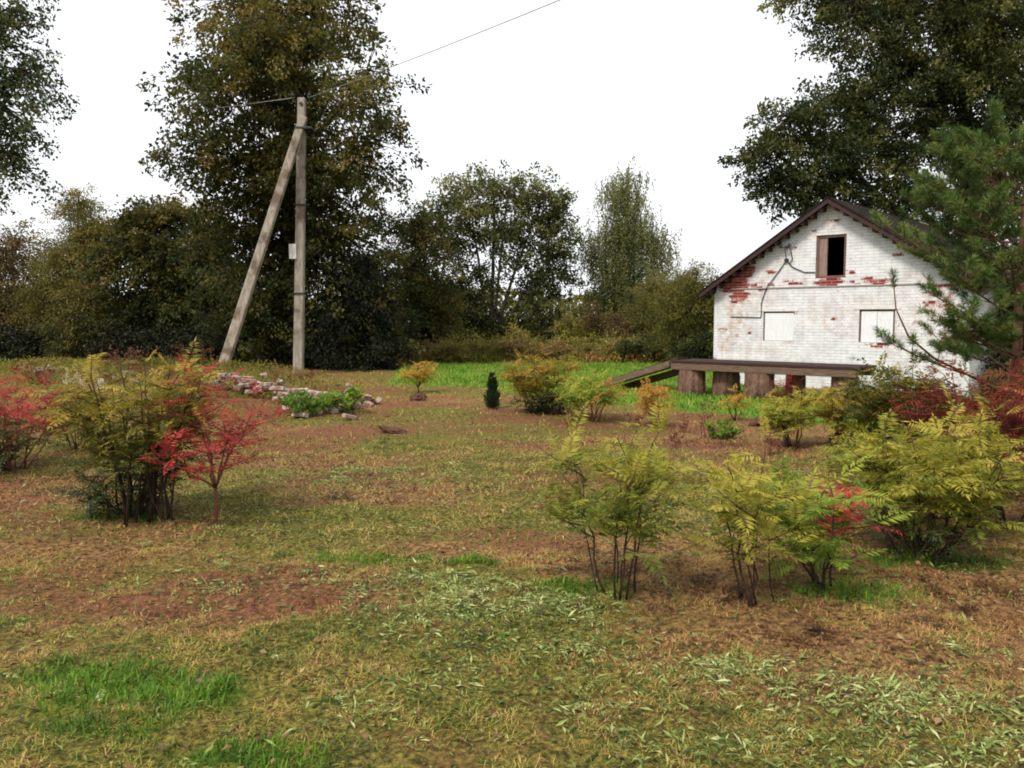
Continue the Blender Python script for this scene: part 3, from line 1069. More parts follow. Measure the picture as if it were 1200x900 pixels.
    return H


build_house()


# ------------------------------------------------------------------ plank platform and ramp in front of the house
def stump_mb(wd, dp, h, rng, sq=0.35, taper=0.9):
    mb = MB()
    k, n = 14, 6
    V = []
    for j in range(n):
        z = h * j / (n - 1)
        s = 1.0 - (1 - taper) * j / (n - 1)
        for i in range(k):
            a = 2 * math.pi * i / k
            c, s_ = math.cos(a), math.sin(a)
            e = 1.0 / max(abs(c), abs(s_))
            rr = (1 - sq) + sq * e
            wob = 1 + rng.normal() * 0.02
            V.append((c * wd / 2 * rr * s * wob, s_ * dp / 2 * rr * s * wob, z))
    fq = []
    for j in range(n - 1):
        for i in range(k):
            i2 = (i + 1) % k
            fq.append((j * k + i, j * k + i2, (j + 1) * k + i2, (j + 1) * k + i))
    mb.add(V, [np.array(fq)])
    mb.f.setdefault(k, []).append(np.array([[(n - 1) * k + i for i in range(k)], [k - 1 - i for i in range(k)]]) + mb.n - len(V))
    return mb


def build_platform():
    rng = np.random.default_rng(4)
    px, py = house_pt(0.58, -2.88)
    root = empty("loading_platform", (px, py, 0), "low weathered timber platform on thick brown posts in front of white house", "platform", rz=HR)
    LEN, DEP, TOP = 3.9, 1.0, 0.74
    for y in (0.0, DEP - 0.14):
        mb = MB()
        mb.box(-0.02, LEN, y, y + 0.14, TOP - 0.20, TOP - 0.04)
        mb.build("beam", M['wood'], root, bevel=0.012)
    n = 5
    w_ = DEP / n
    for k in range(n):
        mb = MB()
        e = rng.uniform(-0.06, 0.06)
        mb.box(-0.05 + e, LEN + e, -0.02 + k * w_, -0.02 + (k + 1) * w_ - 0.012, TOP - 0.038, TOP + rng.uniform(-0.006, 0.01))
        mb.build("plank", M['darkwood'], root)
    for (x, y, wd, hh) in ((0.36, 0.24, 0.62, 0), (1.06, 0.46, 0.60, 0), (1.94, 0.18, 0.62, 0), (2.45, 0.74, 0.42, 0), (3.6, 0.3, 0.55, 0)):
        wx = HC + UX * (0.58 + x) + UY * (-2.88 + y)
        z = hz(wx[0], wx[1]) - 0.1
        mb = stump_mb(wd, wd * 0.9, TOP - 0.203 - z, rng)
        mb.build("post", M['stump'], root, loc=(x, y, z), rot=(0, 0, rng.normal() * 0.2))
    # ramp of two heavy boards off the left end
    rp = empty("plank_ramp", (px, py, 0), "two heavy grey boards sloping from the platform's open end down to bright grass", "ramp", rz=HR)
    for (y0, y1, x1, z1, x0, z0) in ((0.0, 0.30, -0.06, TOP - 0.02, -2.0, 0.13), (0.62, 0.92, -0.06, TOP - 0.16, -1.75, 0.08)):
        mb = MB()
        th = 0.14
        mb.hexa([(x0, y0, z0 - th), (x1, y0, z1 - th), (x1, y1, z1 - th), (x0, y1, z0 - th), (x0, y0, z0), (x1, y0, z1), (x1, y1, z1), (x0, y1, z0)])
        mb.build("plank", M['wood'], rp, bevel=0.012)
    mb = MB()
    mb.hexa([(-1.95, 0.25, 0.15), (-0.02, 0.3, TOP + 0.012), (-0.02, 0.7, TOP + 0.012), (-1.9, 0.7, 0.13), (-1.95, 0.25, 0.19), (-0.02, 0.3, TOP + 0.05), (-0.02, 0.7, TOP + 0.05), (-1.9, 0.7, 0.17)])
    mb.build("plank", M['darkwood'], rp)


build_platform()


# ------------------------------------------------------------------ utility pole and wires
def build_pole():
    B = np.array([-6.2, 23.45, hz(-6.2, 23.45)])
    top = np.array([-5.93, 23.45, 7.85])
    root = empty("utility_pole", B, "concrete power pole with a slanting concrete brace leaning against its top", "utility pole")

    def taper(a, b, wa, wb, da, db, name, mat):
        a = np.array(a, float)
        b = np.array(b, float)
        mb = MB()
        T = (b - a) / np.linalg.norm(b - a)
        S = np.cross(T, np.array([0, 1.0, 0]))
        S /= np.linalg.norm(S)
        Dv = np.cross(S, T)
        n = 7
        V = []
        for j in range(n):
            t = j / (n - 1)
            c = a + (b - a) * t
            w2, d2 = (wa + (wb - wa) * t) / 2, (da + (db - da) * t) / 2
            for sx, sy in ((-1, -1), (1, -1), (1, 1), (-1, 1)):
                V.append(c + S * w2 * sx + Dv * d2 * sy)
        fq = [[0, 1, 2, 3], [(n - 1) * 4 + 3, (n - 1) * 4 + 2, (n - 1) * 4 + 1, (n - 1) * 4]]
        for j in range(n - 1):
            for i in range(4):
                i2 = (i + 1) % 4
                fq.append([j * 4 + i, (j + 1) * 4 + i, (j + 1) * 4 + i2, j * 4 + i2])
        mb.add(V, [np.array(fq)])
        o = mb.build(name, mat, root, bevel=0.03)
        return o

    z = np.zeros(3)
    taper((0, 0, -0.3), top - B, 0.28, 0.22, 0.25, 0.19, "post", M['concrete'])
    foot = np.array([-8.1, 22.2, hz(-8.1, 22.2) - 0.2])
    br_top = at(356, 137, 23.2)
    taper(foot - B, br_top - B, 0.28, 0.22, 0.22, 0.18, "brace", M['concrete'])
    mb = MB()      # clamp that binds the brace to the post
    c = at(358, 152, 23.33) - B
    mb.box(c[0] - 0.24, c[0] + 0.24, c[1] - 0.28, c[1] + 0.26, c[2] - 0.03, c[2] + 0.03)
    mb.build("clamp", M['metal'], root, bevel=0.008)
    for dx in (-0.16, 0.14):
        mb = MB()
        q = top - B + np.array([dx, -0.05, -0.12])
        mb.tube([q, q + np.array([dx * 0.5, 0, 0.0]), q + np.array([dx * 0.6, 0, 0.20])], 0.012, 6)
        ho = mb.build("insulator_hook", M['metal'], root)
        mb = MB()
        q2 = q + np.array([dx * 0.6, 0, 0.16])
        mb.tube([q2, q2 + [0, 0, 0.03], q2 + [0, 0, 0.07], q2 + [0, 0, 0.11], q2 + [0, 0, 0.13]], [0.05, 0.055, 0.035, 0.045, 0.02], 10)
        mb.build("insulator", M['metal'], ho)
    mb = MB()      # eye plate near the top
    mb.tube([top - B + np.array([0, -0.11, -0.18]), top - B + np.array([0, -0.13, -0.18])], 0.05, 10)
    mb.build("bolt_plate", M['metal'], root)
    c = at(344, 295, 23.4) - B
    mb = MB()
    mb.box(c[0] - 0.10, c[0] + 0.10, c[1] - 0.12, c[1] + 0.02, c[2] - 0.21, c[2] + 0.21)
    bx = mb.build("cable_box", M['boxpaint'], root, bevel=0.01)
    mb = MB()
    mb.box(c[0] - 0.07, c[0] + 0.07, c[1] - 0.13, c[1] - 0.122, c[2] - 0.05, c[2] + 0.12)
    mb.build("cover_plate", rough_mat("cover_paint", (0.42, 0.41, 0.38), (0.55, 0.54, 0.5), 6, bump=0.05), bx)
    for dz in (-0.1, 0.1):
        mb = MB()
        mb.box(c[0] + 0.1, c[0] + 0.22, c[1] - 0.03, c[1] + 0.0, c[2] + dz - 0.02, c[2] + dz + 0.02)
        mb.build("strap", M['metal'], bx)
    for tt in (0.30, 0.62):
        mb = MB()
        cc = (top - B) * tt
        mb.box(cc[0] - 0.165, cc[0] + 0.165, -0.15, 0.15, cc[2] - 0.02, cc[2] + 0.02)
        mb.build("band", M['metal'], root)

    def wire(a, b, sag, label, mat, rad=0.010):
        t = np.linspace(0, 1, 40)[:, None]
        P = a * (1 - t) + b * t
        P[:, 2] -= (4 * sag * t * (1 - t))[:, 0]
        mb = MB()
        mb.tube(P, rad, 5)
        tag(mb.build("power_line", mat), label, "wire", "overhead wires")

    a = top + np.array([0.2, -0.05, 0.0])
    b = at(656, 0, 13.5)
    dirn = (b - a) / (b[1] - a[1])
    far = a + dirn * (-8 - a[1])
    # a point beyond the photographer, chosen so that the wire passes the upper edge of the sky
    tb = (b[1] - a[1]) / (far[1] - a[1])
    wire(a, far + np.array([0, 0, 4 * 0.35 * (1 - tb)]), 0.35, "thin dark overhead wire rising from pole top across the sky", M['wire'], 0.008)
    a2 = top + np.array([-0.2, -0.05, 0.0])
    b2 = at(60, 145, 25.0)
    far2 = a2 + (b2 - a2) * 2.2
    wire(a2, far2, 0.12, "thin pale overhead wire running left from the pole to the edge tree", M['greywire'], 0.006)


build_pole()

# ------------------------------------------------------------------ rubble: loose whitewashed bricks
def brick_mesh(name, sx, sy, sz, mat, seed):
    rng = np.random.default_rng(seed)
    import bmesh
    bm = bmesh.new()
    bmesh.ops.create_cube(bm, size=1.0)
    for v in bm.verts:
        v.co.x *= sx * (1 + rng.normal() * 0.06)
        v.co.y *= sy * (1 + rng.normal() * 0.08)
        v.co.z *= sz * (1 + rng.normal() * 0.08)
    bmesh.ops.bevel(bm, geom=list(bm.edges), offset=0.008, segments=1, affect='EDGES')
    bmesh.ops.subdivide_edges(bm, edges=[e for e in bm.edges if e.calc_length() > 0.04], cuts=2, use_grid_fill=True)
    for v in bm.verts:
        v.co += Vector(rng.normal(scale=0.003, size=3))
    me = bpy.data.meshes.new(name)
    bm.to_mesh(me)
    bm.free()
    me.materials.append(mat)
    return me


def build_rubble():
    rng = np.random.default_rng(12)
    kinds = [brick_mesh("brick", 0.25, 0.12, 0.075, M['whitebrick'], 1), brick_mesh("brick", 0.25, 0.12, 0.075, M['whitebrick'], 2),
             brick_mesh("brick", 0.25, 0.12, 0.07, M['pinkbrick'], 3), brick_mesh("brick", 0.15, 0.12, 0.075, M['pinkbrick'], 4)]
    A = np.array([-5.65, 15.35])
    Bq = np.array([-2.85, 14.05])
    d = (Bq - A) / np.linalg.norm(Bq - A)
    nrm = np.array([-d[1], d[0]])
    ln = np.linalg.norm(Bq - A)
    az = math.atan2(d[1], d[0])
    g = "bricks of the long low heap"
    lab = ["whitewashed brick lying in the long low heap before the concrete pole", "worn pinkish brick lying in the long low heap before the concrete pole"]

    def put(k, x, y, z, r, label, group):
        o = link("loose_brick", kinds[k], None, (x, y, z), tuple(r))
        tag(o, label, "brick", group)

    for layer in range(3):
        rows = (4, 3, 2)[layer]
        for rr in range(rows):
            s = rng.uniform(0, 0.15) + 0.1 * layer
            while s < ln - 0.1 * layer:
                if rng.random() > 0.22:
                    off = -0.22 + rr * 0.17 + 0.04 * layer + rng.normal() * 0.025
                    p = A + d * (s + 0.12) + nrm * off
                    z = hz(*(A + d * (s + 0.12))) + 0.045 + layer * 0.083 + 0.05
                    k = int(rng.choice([0, 1, 2, 3], p=[0.18, 0.17, 0.4, 0.25]))
                    put(k, p[0], p[1], z, (rng.normal() * 0.12, rng.normal() * 0.10, az + rng.normal() * 0.28), lab[1 if k > 1 else 0], g)
                s += 0.29 + rng.random() * 0.06
    # tumbled pieces at the right-hand end, and below the front
    g2 = "tumbled bricks around the heap's open end"
    for (px, py, k, up) in ((412, 462, 0, .12), (428, 470, 2, .05), (418, 480, 0, .05), (388, 486, 1, .04), (372, 488, 2, .02), (432, 478, 3, .0), (404, 470, 1, .16), (330, 470, 0, .2), (342, 476, 1, .08), (310, 468, 2, .25), (336, 487, 3, .03),
                            (352, 492, 0, .0), (410, 492, 2, .0), (442, 474, 0, .0)):
        x, y = gpt(px, py)
        z = hz(x, y) + 0.05 + up * 0.3
        put(k, x, y, z, rng.normal(size=3) * np.array([0.35, 0.35, 1.5]), "tumbled brick lying loose beside the low heap's grassy front edge", g2)
    # bricks on the weedy bank at the left
    g3 = "bricks scattered over the weedy bank"
    for (px, py, Y) in ((45, 436, 16), (62, 434, 16.4), (140, 437, 15.5), (150, 433, 16), (118, 444, 15), (160, 441, 15.2), (95, 437, 15.6), (205, 442, 15.3), (190, 437, 15.8)):
        p = at(px, py, Y)
        z = hz(p[0], p[1]) + 0.05
        put(int(rng.integers(0, 3)), p[0], p[1], z, rng.normal(size=3) * np.array([0.3, 0.3, 1.5]), "single brick half sunk in the weedy bank at the left", g3)

    def stone(name, label, x, y, r, mat, seed, sq=(1, 0.8, 0.7), sink=0.25):
        rg = np.random.default_rng(seed)
        import bmesh
        bm = bmesh.new()
        bmesh.ops.create_icosphere(bm, subdivisions=3, radius=1)
        f = rg.normal(size=(7, 3))
        for v in bm.verts:
            k = 1.0
            for q in f:
                q = q / np.linalg.norm(q)
                dt = float(v.co.x * q[0] + v.co.y * q[1] + v.co.z * q[2])
                lim = 0.72 if mat != M['soil'] else 0.9
                k = min(k, lim / dt if dt > lim else 1.0)
            v.co *= k * (1 + rg.normal() * (0.025 if mat != M['soil'] else 0.09))
            v.co.x *= sq[0] * r
            v.co.y *= sq[1] * r
            v.co.z *= sq[2] * r
        me = bpy.data.meshes.new(name)
        bm.to_mesh(me)
        bm.free()
        me.materials.append(mat)
        o = link(name, me, None, (x, y, hz(x, y) + r * sq[2] * ((0.8 if mat != M['soil'] else 0.5) - sink)), (rg.normal() * 0.2, rg.normal() * 0.2, rg.random() * 6))
        tag(o, label, "stone" if mat != M['soil'] else "clod")

    p = at(109, 428, 16.2)
    stone("stone", "white angular stone poking up from the top of the weedy bank", p[0], p[1], 0.13, M['whitebrick'], 3, (1.4, 0.7, 0.9), 0.0)
    stone("stone", "pale stone at the end of the brick heap above a brown lump", -2.85, 14.35, 0.17, M['whitebrick'], 5)
    x, y = gpt(428, 476)
    stone("clod", "round dark brown clod at the end of the brick heap", x, y, 0.17, M['soil'], 6, (1.1, 0.9, 0.8))
    x, y = gpt(490, 469)
    stone("clod", "dark brown clod lying on bare soil below a small orange shrub", x, y, 0.19, M['soil'], 7, (1.3, 0.9, 0.6))
    x, y = gpt(463, 506)
    stone("clod", "flat reddish clod on the grass right of the brick heap", x, y, 0.17, M['soil'], 8, (1.4, 1.0, 0.35))
    for (px, py, r, lb) in ((890, 498, 0.16, "low dark clod on bare soil in front of the bright grass"), (1005, 522, 0.30, "brown mossy lump half hidden between the yellow shrubs")):
        x, y = gpt(px, py)
        stone("clod", lb, x, y, r, M['soil'], int(px), (1.5, 1.0, 0.6))


build_rubble()

# ------------------------------------------------------------------ trees
T = tree
# big tree behind the pole
Y = 27.5
T("tall_linden", "very tall dense olive-brown tree standing right behind the concrete power pole", "tree", (at(335, 440, Y)[0], Y),
  [lobe(330, -75, 70, 60, Y), lobe(318, 45, 60, 60, Y - 2, 1.8), lobe(345, 190, 55, 60, Y - 1.5, 1.6), lobe(285, 20, 62, 62, Y), lobe(375, 15, 60, 62, Y), lobe(252, 105, 52, 52, Y - 3, 2.6), lobe(335, 110, 80, 75, Y - .5), lobe(430, 100, 42, 48, Y - 3, 2.4),
   lobe(428, 185, 50, 52, Y - 2, 2.2), lobe(252, 185, 48, 55, Y - 2, 2.2), lobe(330, 215, 85, 75, Y - .6), lobe(300, 310, 80, 75, Y - .6), lobe(395, 295, 75, 75, Y - .4),
   lobe(420, 375, 58, 65, Y - .8), lobe(320, 390, 70, 48, Y - .4), lobe(375, 420, 70, 24, Y - .6)],
  'l_big', 'bark', r0=0.28, n_spray=1350, per=75, ssize=(0.42, 0.42, 0.24), leaf=(0.15, 0.085), seed=11, droop=0.25, var0=0.48, vup=0.6)
Y = 26.4
T("dark_spruce", "dark dense drooping conifer at the foot of the tall tree, right of the pole", "tree", (at(425, 440, Y)[0], Y),
  [lobe(420, 320, 28, 40, Y), lobe(418, 365, 48, 40, Y), lobe(425, 408, 52, 36, Y), lobe(380, 395, 36, 45, Y)], 'l_dark', 'bark', r0=0.14, n_spray=380, per=90,
  ssize=(0.3, 0.3, 0.16), leaf=(0.13, 0.04), seed=12, droop=0.5, var0=0.35, vup=0.1)
# left-hand wood
G = "trees of the wood behind the weedy bank"
Y = 33
T("larch", "pale olive feathery tree with a pointed top, left of the power pole", "tree", (at(95, 420, Y)[0], Y),
  [lobe(97, 244, 22, 26, Y), lobe(118, 275, 26, 26, Y), lobe(90, 290, 40, 36, Y), lobe(85, 335, 50, 42, Y), lobe(80, 385, 55, 36, Y)], 'l_larch', 'bark', G, r0=0.14, n_spray=640, per=80,
  ssize=(0.42, 0.42, 0.18), leaf=(0.13, 0.045), seed=21, droop=0.35, var0=0.42, vup=0.5)
Y = 30.5
T("bushy_maple", "dark rounded bushy tree between the pale pointed tree and the brace", "tree", (at(190, 425, Y)[0], Y),
  [lobe(165, 255, 30, 26, Y), lobe(205, 250, 34, 26, Y), lobe(150, 300, 46, 42, Y), lobe(205, 310, 55, 52, Y), lobe(170, 370, 70, 48, Y), lobe(240, 360, 45, 60, Y), lobe(255, 280, 32, 50, Y)],
  'l_big', 'bark', G, r0=0.2, n_spray=700, per=75, ssize=(0.4, 0.4, 0.2), leaf=(0.15, 0.085), seed=22, droop=0.3, var0=0.36, vup=0.5)
Y = 29
T("spruce", "low spruce with layered yellow-tipped boughs at the wood's edge", "tree", (at(90, 425, Y)[0], Y),
  [lobe(100, 345, 25, 28, Y), lobe(95, 380, 46, 22, Y), lobe(100, 405, 62, 16, Y), lobe(160, 405, 45, 16, Y)], 'l_big', 'bark', G, r0=0.12, n_spray=170, per=90,
  ssize=(0.42, 0.42, 0.07), leaf=(0.12, 0.04), seed=23, droop=0.5, var0=0.42, vup=0.4)
Y = 34
T("rowan", "thin rusty-brown tree at the photo's left border behind the bank", "tree", (at(18, 420, Y)[0], Y),
  [lobe(25, 290, 26, 24, Y), lobe(-5, 310, 40, 40, Y), lobe(40, 325, 30, 30, Y), lobe(5, 365, 55, 40, Y)], 'l_rust', 'bark', G, r0=0.14, n_spray=260, per=55,
  ssize=(0.4, 0.4, 0.25), leaf=(0.12, 0.065), seed=24, var0=0.35, vup=0.2)
Y = 36
T("thicket_alder", "dark broad alder closing the wood at the far left", "tree", (at(-60, 420, Y)[0], Y),
  [lobe(-60, 330, 70, 60, Y), lobe(20, 375, 70, 40, Y), lobe(-110, 350, 70, 70, Y), lobe(110, 390, 70, 30, Y)], 'l_dark', 'bark', G, r0=0.18, n_spray=460, per=75,
  ssize=(0.5, 0.5, 0.3), leaf=(0.17, 0.10), seed=25, var0=0.4)
Y = 35
T("thicket_alder", "dark low alder filling the gap behind the leaning brace", "tree", (at(255, 420, Y)[0], Y),
  [lobe(215, 380, 60, 42, Y), lobe(290, 370, 60, 50, Y), lobe(150, 395, 60, 30, Y)], 'l_dark', 'bark', G, r0=0.16, n_spray=320, per=75,
  ssize=(0.5, 0.5, 0.3), leaf=(0.17, 0.10), seed=26, var0=0.38)
for i, (px, Yy, lb) in enumerate(((30, 29.5, "low black-green bush at the wood's edge, far left"), (250, 28.5, "low dark bush at the foot of the brace"), (150, 28.6, "low dark bush behind the red-topped weeds"))):
    T("wood_edge_bush", lb, "bush", (at(px, 425, Yy)[0], Yy), [lobe(px, 402, 55, 24, Yy), lobe(px - 35, 410, 35, 16, Yy), lobe(px + 35, 408, 35, 18, Yy)], 'l_dark', 'bark',
      "bushes at the wood's edge", r0=0.05, n_spray=130, per=70, ssize=(0.35, 0.35, 0.2), leaf=(0.12, 0.07), seed=30 + i, var0=0.4)
# middle
Y = 33
T("young_ash", "mid-green leafy tree filling the gap right of the tall tree", "tree", (at(505, 420, Y)[0], Y),
  [lobe(492, 270, 26, 34, Y), lobe(480, 320, 34, 42, Y), lobe(510, 345, 32, 36, Y), lobe(500, 385, 42, 30, Y)], 'l_big', 'bark', None, r0=0.13, n_spray=330, per=70,
  ssize=(0.36, 0.36, 0.2), leaf=(0.13, 0.075), seed=41, droop=0.2, var0=0.48, vup=0.25)
Y = 38
bx = at(575, 405, Y)[0]
T("alder", "multi-stemmed open tree with dark trunks showing against the sky", "tree", (bx, Y),
  [lobe(580, 222, 42, 26, Y), lobe(535, 240, 36, 32, Y), lobe(628, 232, 38, 28, Y), lobe(655, 255, 24, 28, Y), lobe(520, 285, 36, 36, Y), lobe(585, 275, 48, 40, Y), lobe(640, 290, 38, 36, Y),
   lobe(560, 330, 42, 30, Y, None, .6), lobe(625, 340, 46, 32, Y, None, .7), lobe(662, 322, 18, 22, Y, None, .7), lobe(530, 340, 34, 30, Y), lobe(545, 378, 40, 22, Y, None, 1.2), lobe(610, 385, 62, 20, Y, None, 1.3)],
  'l_mid', 'bark', None, trunks=[(at(545, 215, Y)[0], Y, 8.0, 0.8), (at(578, 200, Y)[0], Y + .4, 8.6, 1.0), (at(600, 210, Y)[0], Y - .3, 8.2, .75), (at(640, 230, Y)[0], Y, 7.4, .8), (at(520, 260, Y)[0], Y, 6.0, .6), (at(665, 270, Y)[0], Y + .3, 5.6, .55)],
  r0=0.13, n_spray=860, per=44, ssize=(0.36, 0.36, 0.26), leaf=(0.15, 0.095), seed=42, var0=0.44, vup=0.5)
Y = 40
T("birch", "slender pale birch with hanging twigs, right of the multi-stemmed tree", "tree", (at(735, 405, Y)[0], Y),
  [lobe(735, 212, 22, 20, Y), lobe(730, 236, 32, 26, Y), lobe(720, 270, 34, 30, Y), lobe(750, 265, 28, 34, Y), lobe(735, 315, 42, 36, Y), lobe(770, 290, 24, 30, Y), lobe(702, 295, 24, 34, Y), lobe(735, 345, 50, 26, Y), lobe(706, 345, 28, 28, Y), lobe(745, 360, 40, 26, Y), lobe(770, 340, 20, 24, Y)],
  'l_birch', 'birchbark', None, r0=0.13, n_spray=520, per=90, ssize=(0.36, 0.36, 0.28), leaf=(0.135, 0.06), seed=43, strands=True, var0=0.48, vup=0.2, topz=at(735, 200, Y)[2])
Y = 34
G = "bushes between birch and house"
T("willow_bush", "tall rounded olive willow bush touching the house's open corner", "bush", (at(808, 425, 29)[0], 29),
  [lobe(815, 340, 30, 26, 29), lobe(800, 370, 36, 34, 29), lobe(830, 365, 30, 40, 29), lobe(805, 400, 40, 22, 29)], 'l_willow', 'bark', G, r0=0.08, n_spray=330, per=90,
  ssize=(0.26, 0.26, 0.26), leaf=(0.12, 0.03), seed=51, var0=0.45, vup=0.3)
T("willow_bush", "olive willow bush standing behind and left of the taller rounded one", "bush", (at(785, 420, Y)[0], Y),
  [lobe(790, 340, 32, 22, Y), lobe(765, 362, 34, 28, Y), lobe(785, 385, 40, 30, Y)], 'l_willow', 'bark', G, r0=0.08, n_spray=240, per=80,
  ssize=(0.3, 0.3, 0.26), leaf=(0.12, 0.035), seed=52, var0=0.4, vup=0.3)
Y = 35
T("rusty_bush", "rust-tinted brown bush under the birch", "bush", (at(725, 420, Y)[0], Y),
  [lobe(725, 385, 34, 24, Y), lobe(752, 392, 26, 20, Y), lobe(700, 378, 20, 20, Y)], 'l_rust', 'bark', G, r0=0.06, n_spray=130, per=60, ssize=(0.3, 0.3, 0.22), leaf=(0.12, 0.05), seed=53, var0=0.3)
T("elder_bush", "small bright yellow-green bush between the dark tree and the birch", "bush", (at(672, 415, 36)[0], 36),
  [lobe(672, 382, 22, 16, 36), lobe(680, 395, 24, 14, 36)], 'l_willow', 'bark', G, r0=0.05, n_spray=80, per=60, ssize=(0.28, 0.28, 0.2), leaf=(0.14, 0.07), seed=54, var0=0.75)
T("dark_bush", "dark green bush in front of the willows beside bright grass", "bush", (at(745, 425, 30.5)[0], 30.5),
  [lobe(742, 408, 28, 15, 30.5), lobe(775, 412, 24, 12, 30.5)], 'l_mid', 'bark', G, r0=0.05, n_spray=110, per=60, ssize=(0.24, 0.24, 0.16), leaf=(0.10, 0.05), seed=55, var0=0.35)
T("dark_bush", "dark green bush hugging the house's open corner behind the ramp", "bush", (at(818, 425, 27.5)[0], 27.5),
  [lobe(815, 412, 26, 14, 27.5), lobe(838, 405, 22, 16, 27.5)], 'l_mid', 'bark', G, r0=0.05, n_spray=110, per=60, ssize=(0.24, 0.24, 0.16), leaf=(0.10, 0.05), seed=56, var0=0.28)
G = "weed clumps below the far trees"
for i, (px, Yy, rx, ry, mt, lb) in enumerate(((500, 30.5, 26, 13, 'l_rust', "brown weed clump under the mid-green tree"), (528, 30.2, 22, 11, 'l_willow', "yellowish weed clump behind the lone orange shrub"), (560, 31, 28, 12, 'l_willow', "olive weed clump under the multi-stemmed tree's open side"),
                                              (600, 30.3, 24, 14, 'l_rust', "rusty weed clump behind the orange and yellow clump"), (618, 32, 20, 18, 'l_willow', "tall olive weed clump in front of the dark trunks"), (650, 30.4, 26, 12, 'l_rust', "brown seed-headed weeds behind the yellow-green shrub"),
                                              (690, 31, 28, 12, 'l_willow', "green weed clump below the rust-tinted bush"))):
    T("weed_clump", lb, "weeds", (at(px, 425, Yy)[0], Yy), [lobe(px, 418 - ry * .6, rx, ry, Yy), lobe(px + 14, 421 - ry * .4, rx * .8, ry * .7, Yy)], mt, 'stem' if False else 'bark', G,
      r0=0.02, n_spray=60, per=50, ssize=(0.2, 0.2, 0.14), leaf=(0.11, 0.04), seed=200 + i, var0=0.6, vup=0.4)
# right: the great tree over the house
Y = 26
T("great_willow", "huge dark overhanging tree rising behind the white house", "tree", (at(1140, 430, 27)[0], 27),
  [lobe(945, -25, 45, 40, Y), lobe(1010, 20, 62, 55, Y), lobe(1090, 0, 75, 75, Y), lobe(1170, 20, 70, 90, Y), lobe(1050, 95, 62, 52, Y), lobe(1130, 105, 75, 68, Y), lobe(1210, 130, 60, 80, Y),
   lobe(985, 130, 45, 40, Y), lobe(1020, 165, 45, 38, Y), lobe(925, 150, 42, 36, Y - 1), lobe(900, 180, 40, 32, Y - 1), lobe(975, 185, 52, 42, Y - 1), lobe(915, 220, 40, 32, Y - 1), lobe(990, 225, 50, 32, Y - .5), lobe(1050, 225, 40, 44, Y), lobe(1090, 165, 40, 36, Y),
   lobe(1165, 225, 50, 60, Y), lobe(1120, 320, 60, 34, Y), lobe(1190, 320, 60, 50, Y)],
  'l_right', 'bark', None, r0=0.42, n_spray=1500, per=70, ssize=(0.38, 0.38, 0.26), leaf=(0.14, 0.075), seed=61, droop=0.15, var0=0.44, vup=0.45, trunks=[(at(1120, 0, 27)[0], 27, 14.0, 1.0)])
T("dark_bush", "dark thicket behind the pine at the house's far corner", "bush", (at(1185, 430, 17.5)[0], 17.5),
  [lobe(1185, 400, 42, 50, 17.5), lobe(1215, 370, 50, 70, 17.5), lobe(1170, 440, 34, 26, 16.8), lobe(1205, 330, 40, 40, 17.5)], 'l_dark', 'bark', None, r0=0.06, n_spray=300, per=70, ssize=(0.22, 0.22, 0.16), leaf=(0.09, 0.05), seed=57, var0=0.45, vup=0.3)
# left-edge tree leaning into the picture
Y = 14
T("edge_birch", "green leafy boughs of a tree reaching in at the upper left border", "tree", (-11.6, 14.0),
  [lobe(20, 20, 32, 24, Y), lobe(-25, 60, 60, 50, Y), lobe(25, 95, 38, 34, Y), lobe(-10, 135, 52, 45, Y), lobe(10, 190, 32, 32, Y), lobe(-60, -40, 90, 60, Y), lobe(-80, 130, 70, 90, Y), lobe(-30, 225, 30, 30, Y)],
  'l_left', 'bark', None, r0=0.2, n_spray=520, per=52, ssize=(0.22, 0.22, 0.16), leaf=(0.075, 0.045), seed=71, droop=0.4, var0=0.42, vup=0.1, trunks=[(-11.3, 14.0, 8.0, 1.0)])


# far-off wood closing the horizon
def treeline():
    rng = np.random.default_rng(81)
    n = 26000
    x = rng.uniform(-110, 110, n)
    y = 95 + rng.random(n) * 10
    top = 3.2 + 3.2 * fbm(x / 7, y * 0 + 3, 5, 4)
    z = rng.random(n) ** 0.8 * top
    A = unit(rng.normal(size=(n, 3)) + np.array([0, 0, 0.3]))
    var = 0.35 + 0.5 * (fbm(x / 5, z / 3, 9, 3) - 0.3) + rng.normal(scale=0.1, size=n)
    me = leaf_mesh("far_wood", np.stack([x, y, z], 1), A, 0.75, 0.5, var, M['l_willow'], rng)
    tag(link("far_wood", me), "far-off low green wood along the horizon", "wood", kind="stuff")


treeline()


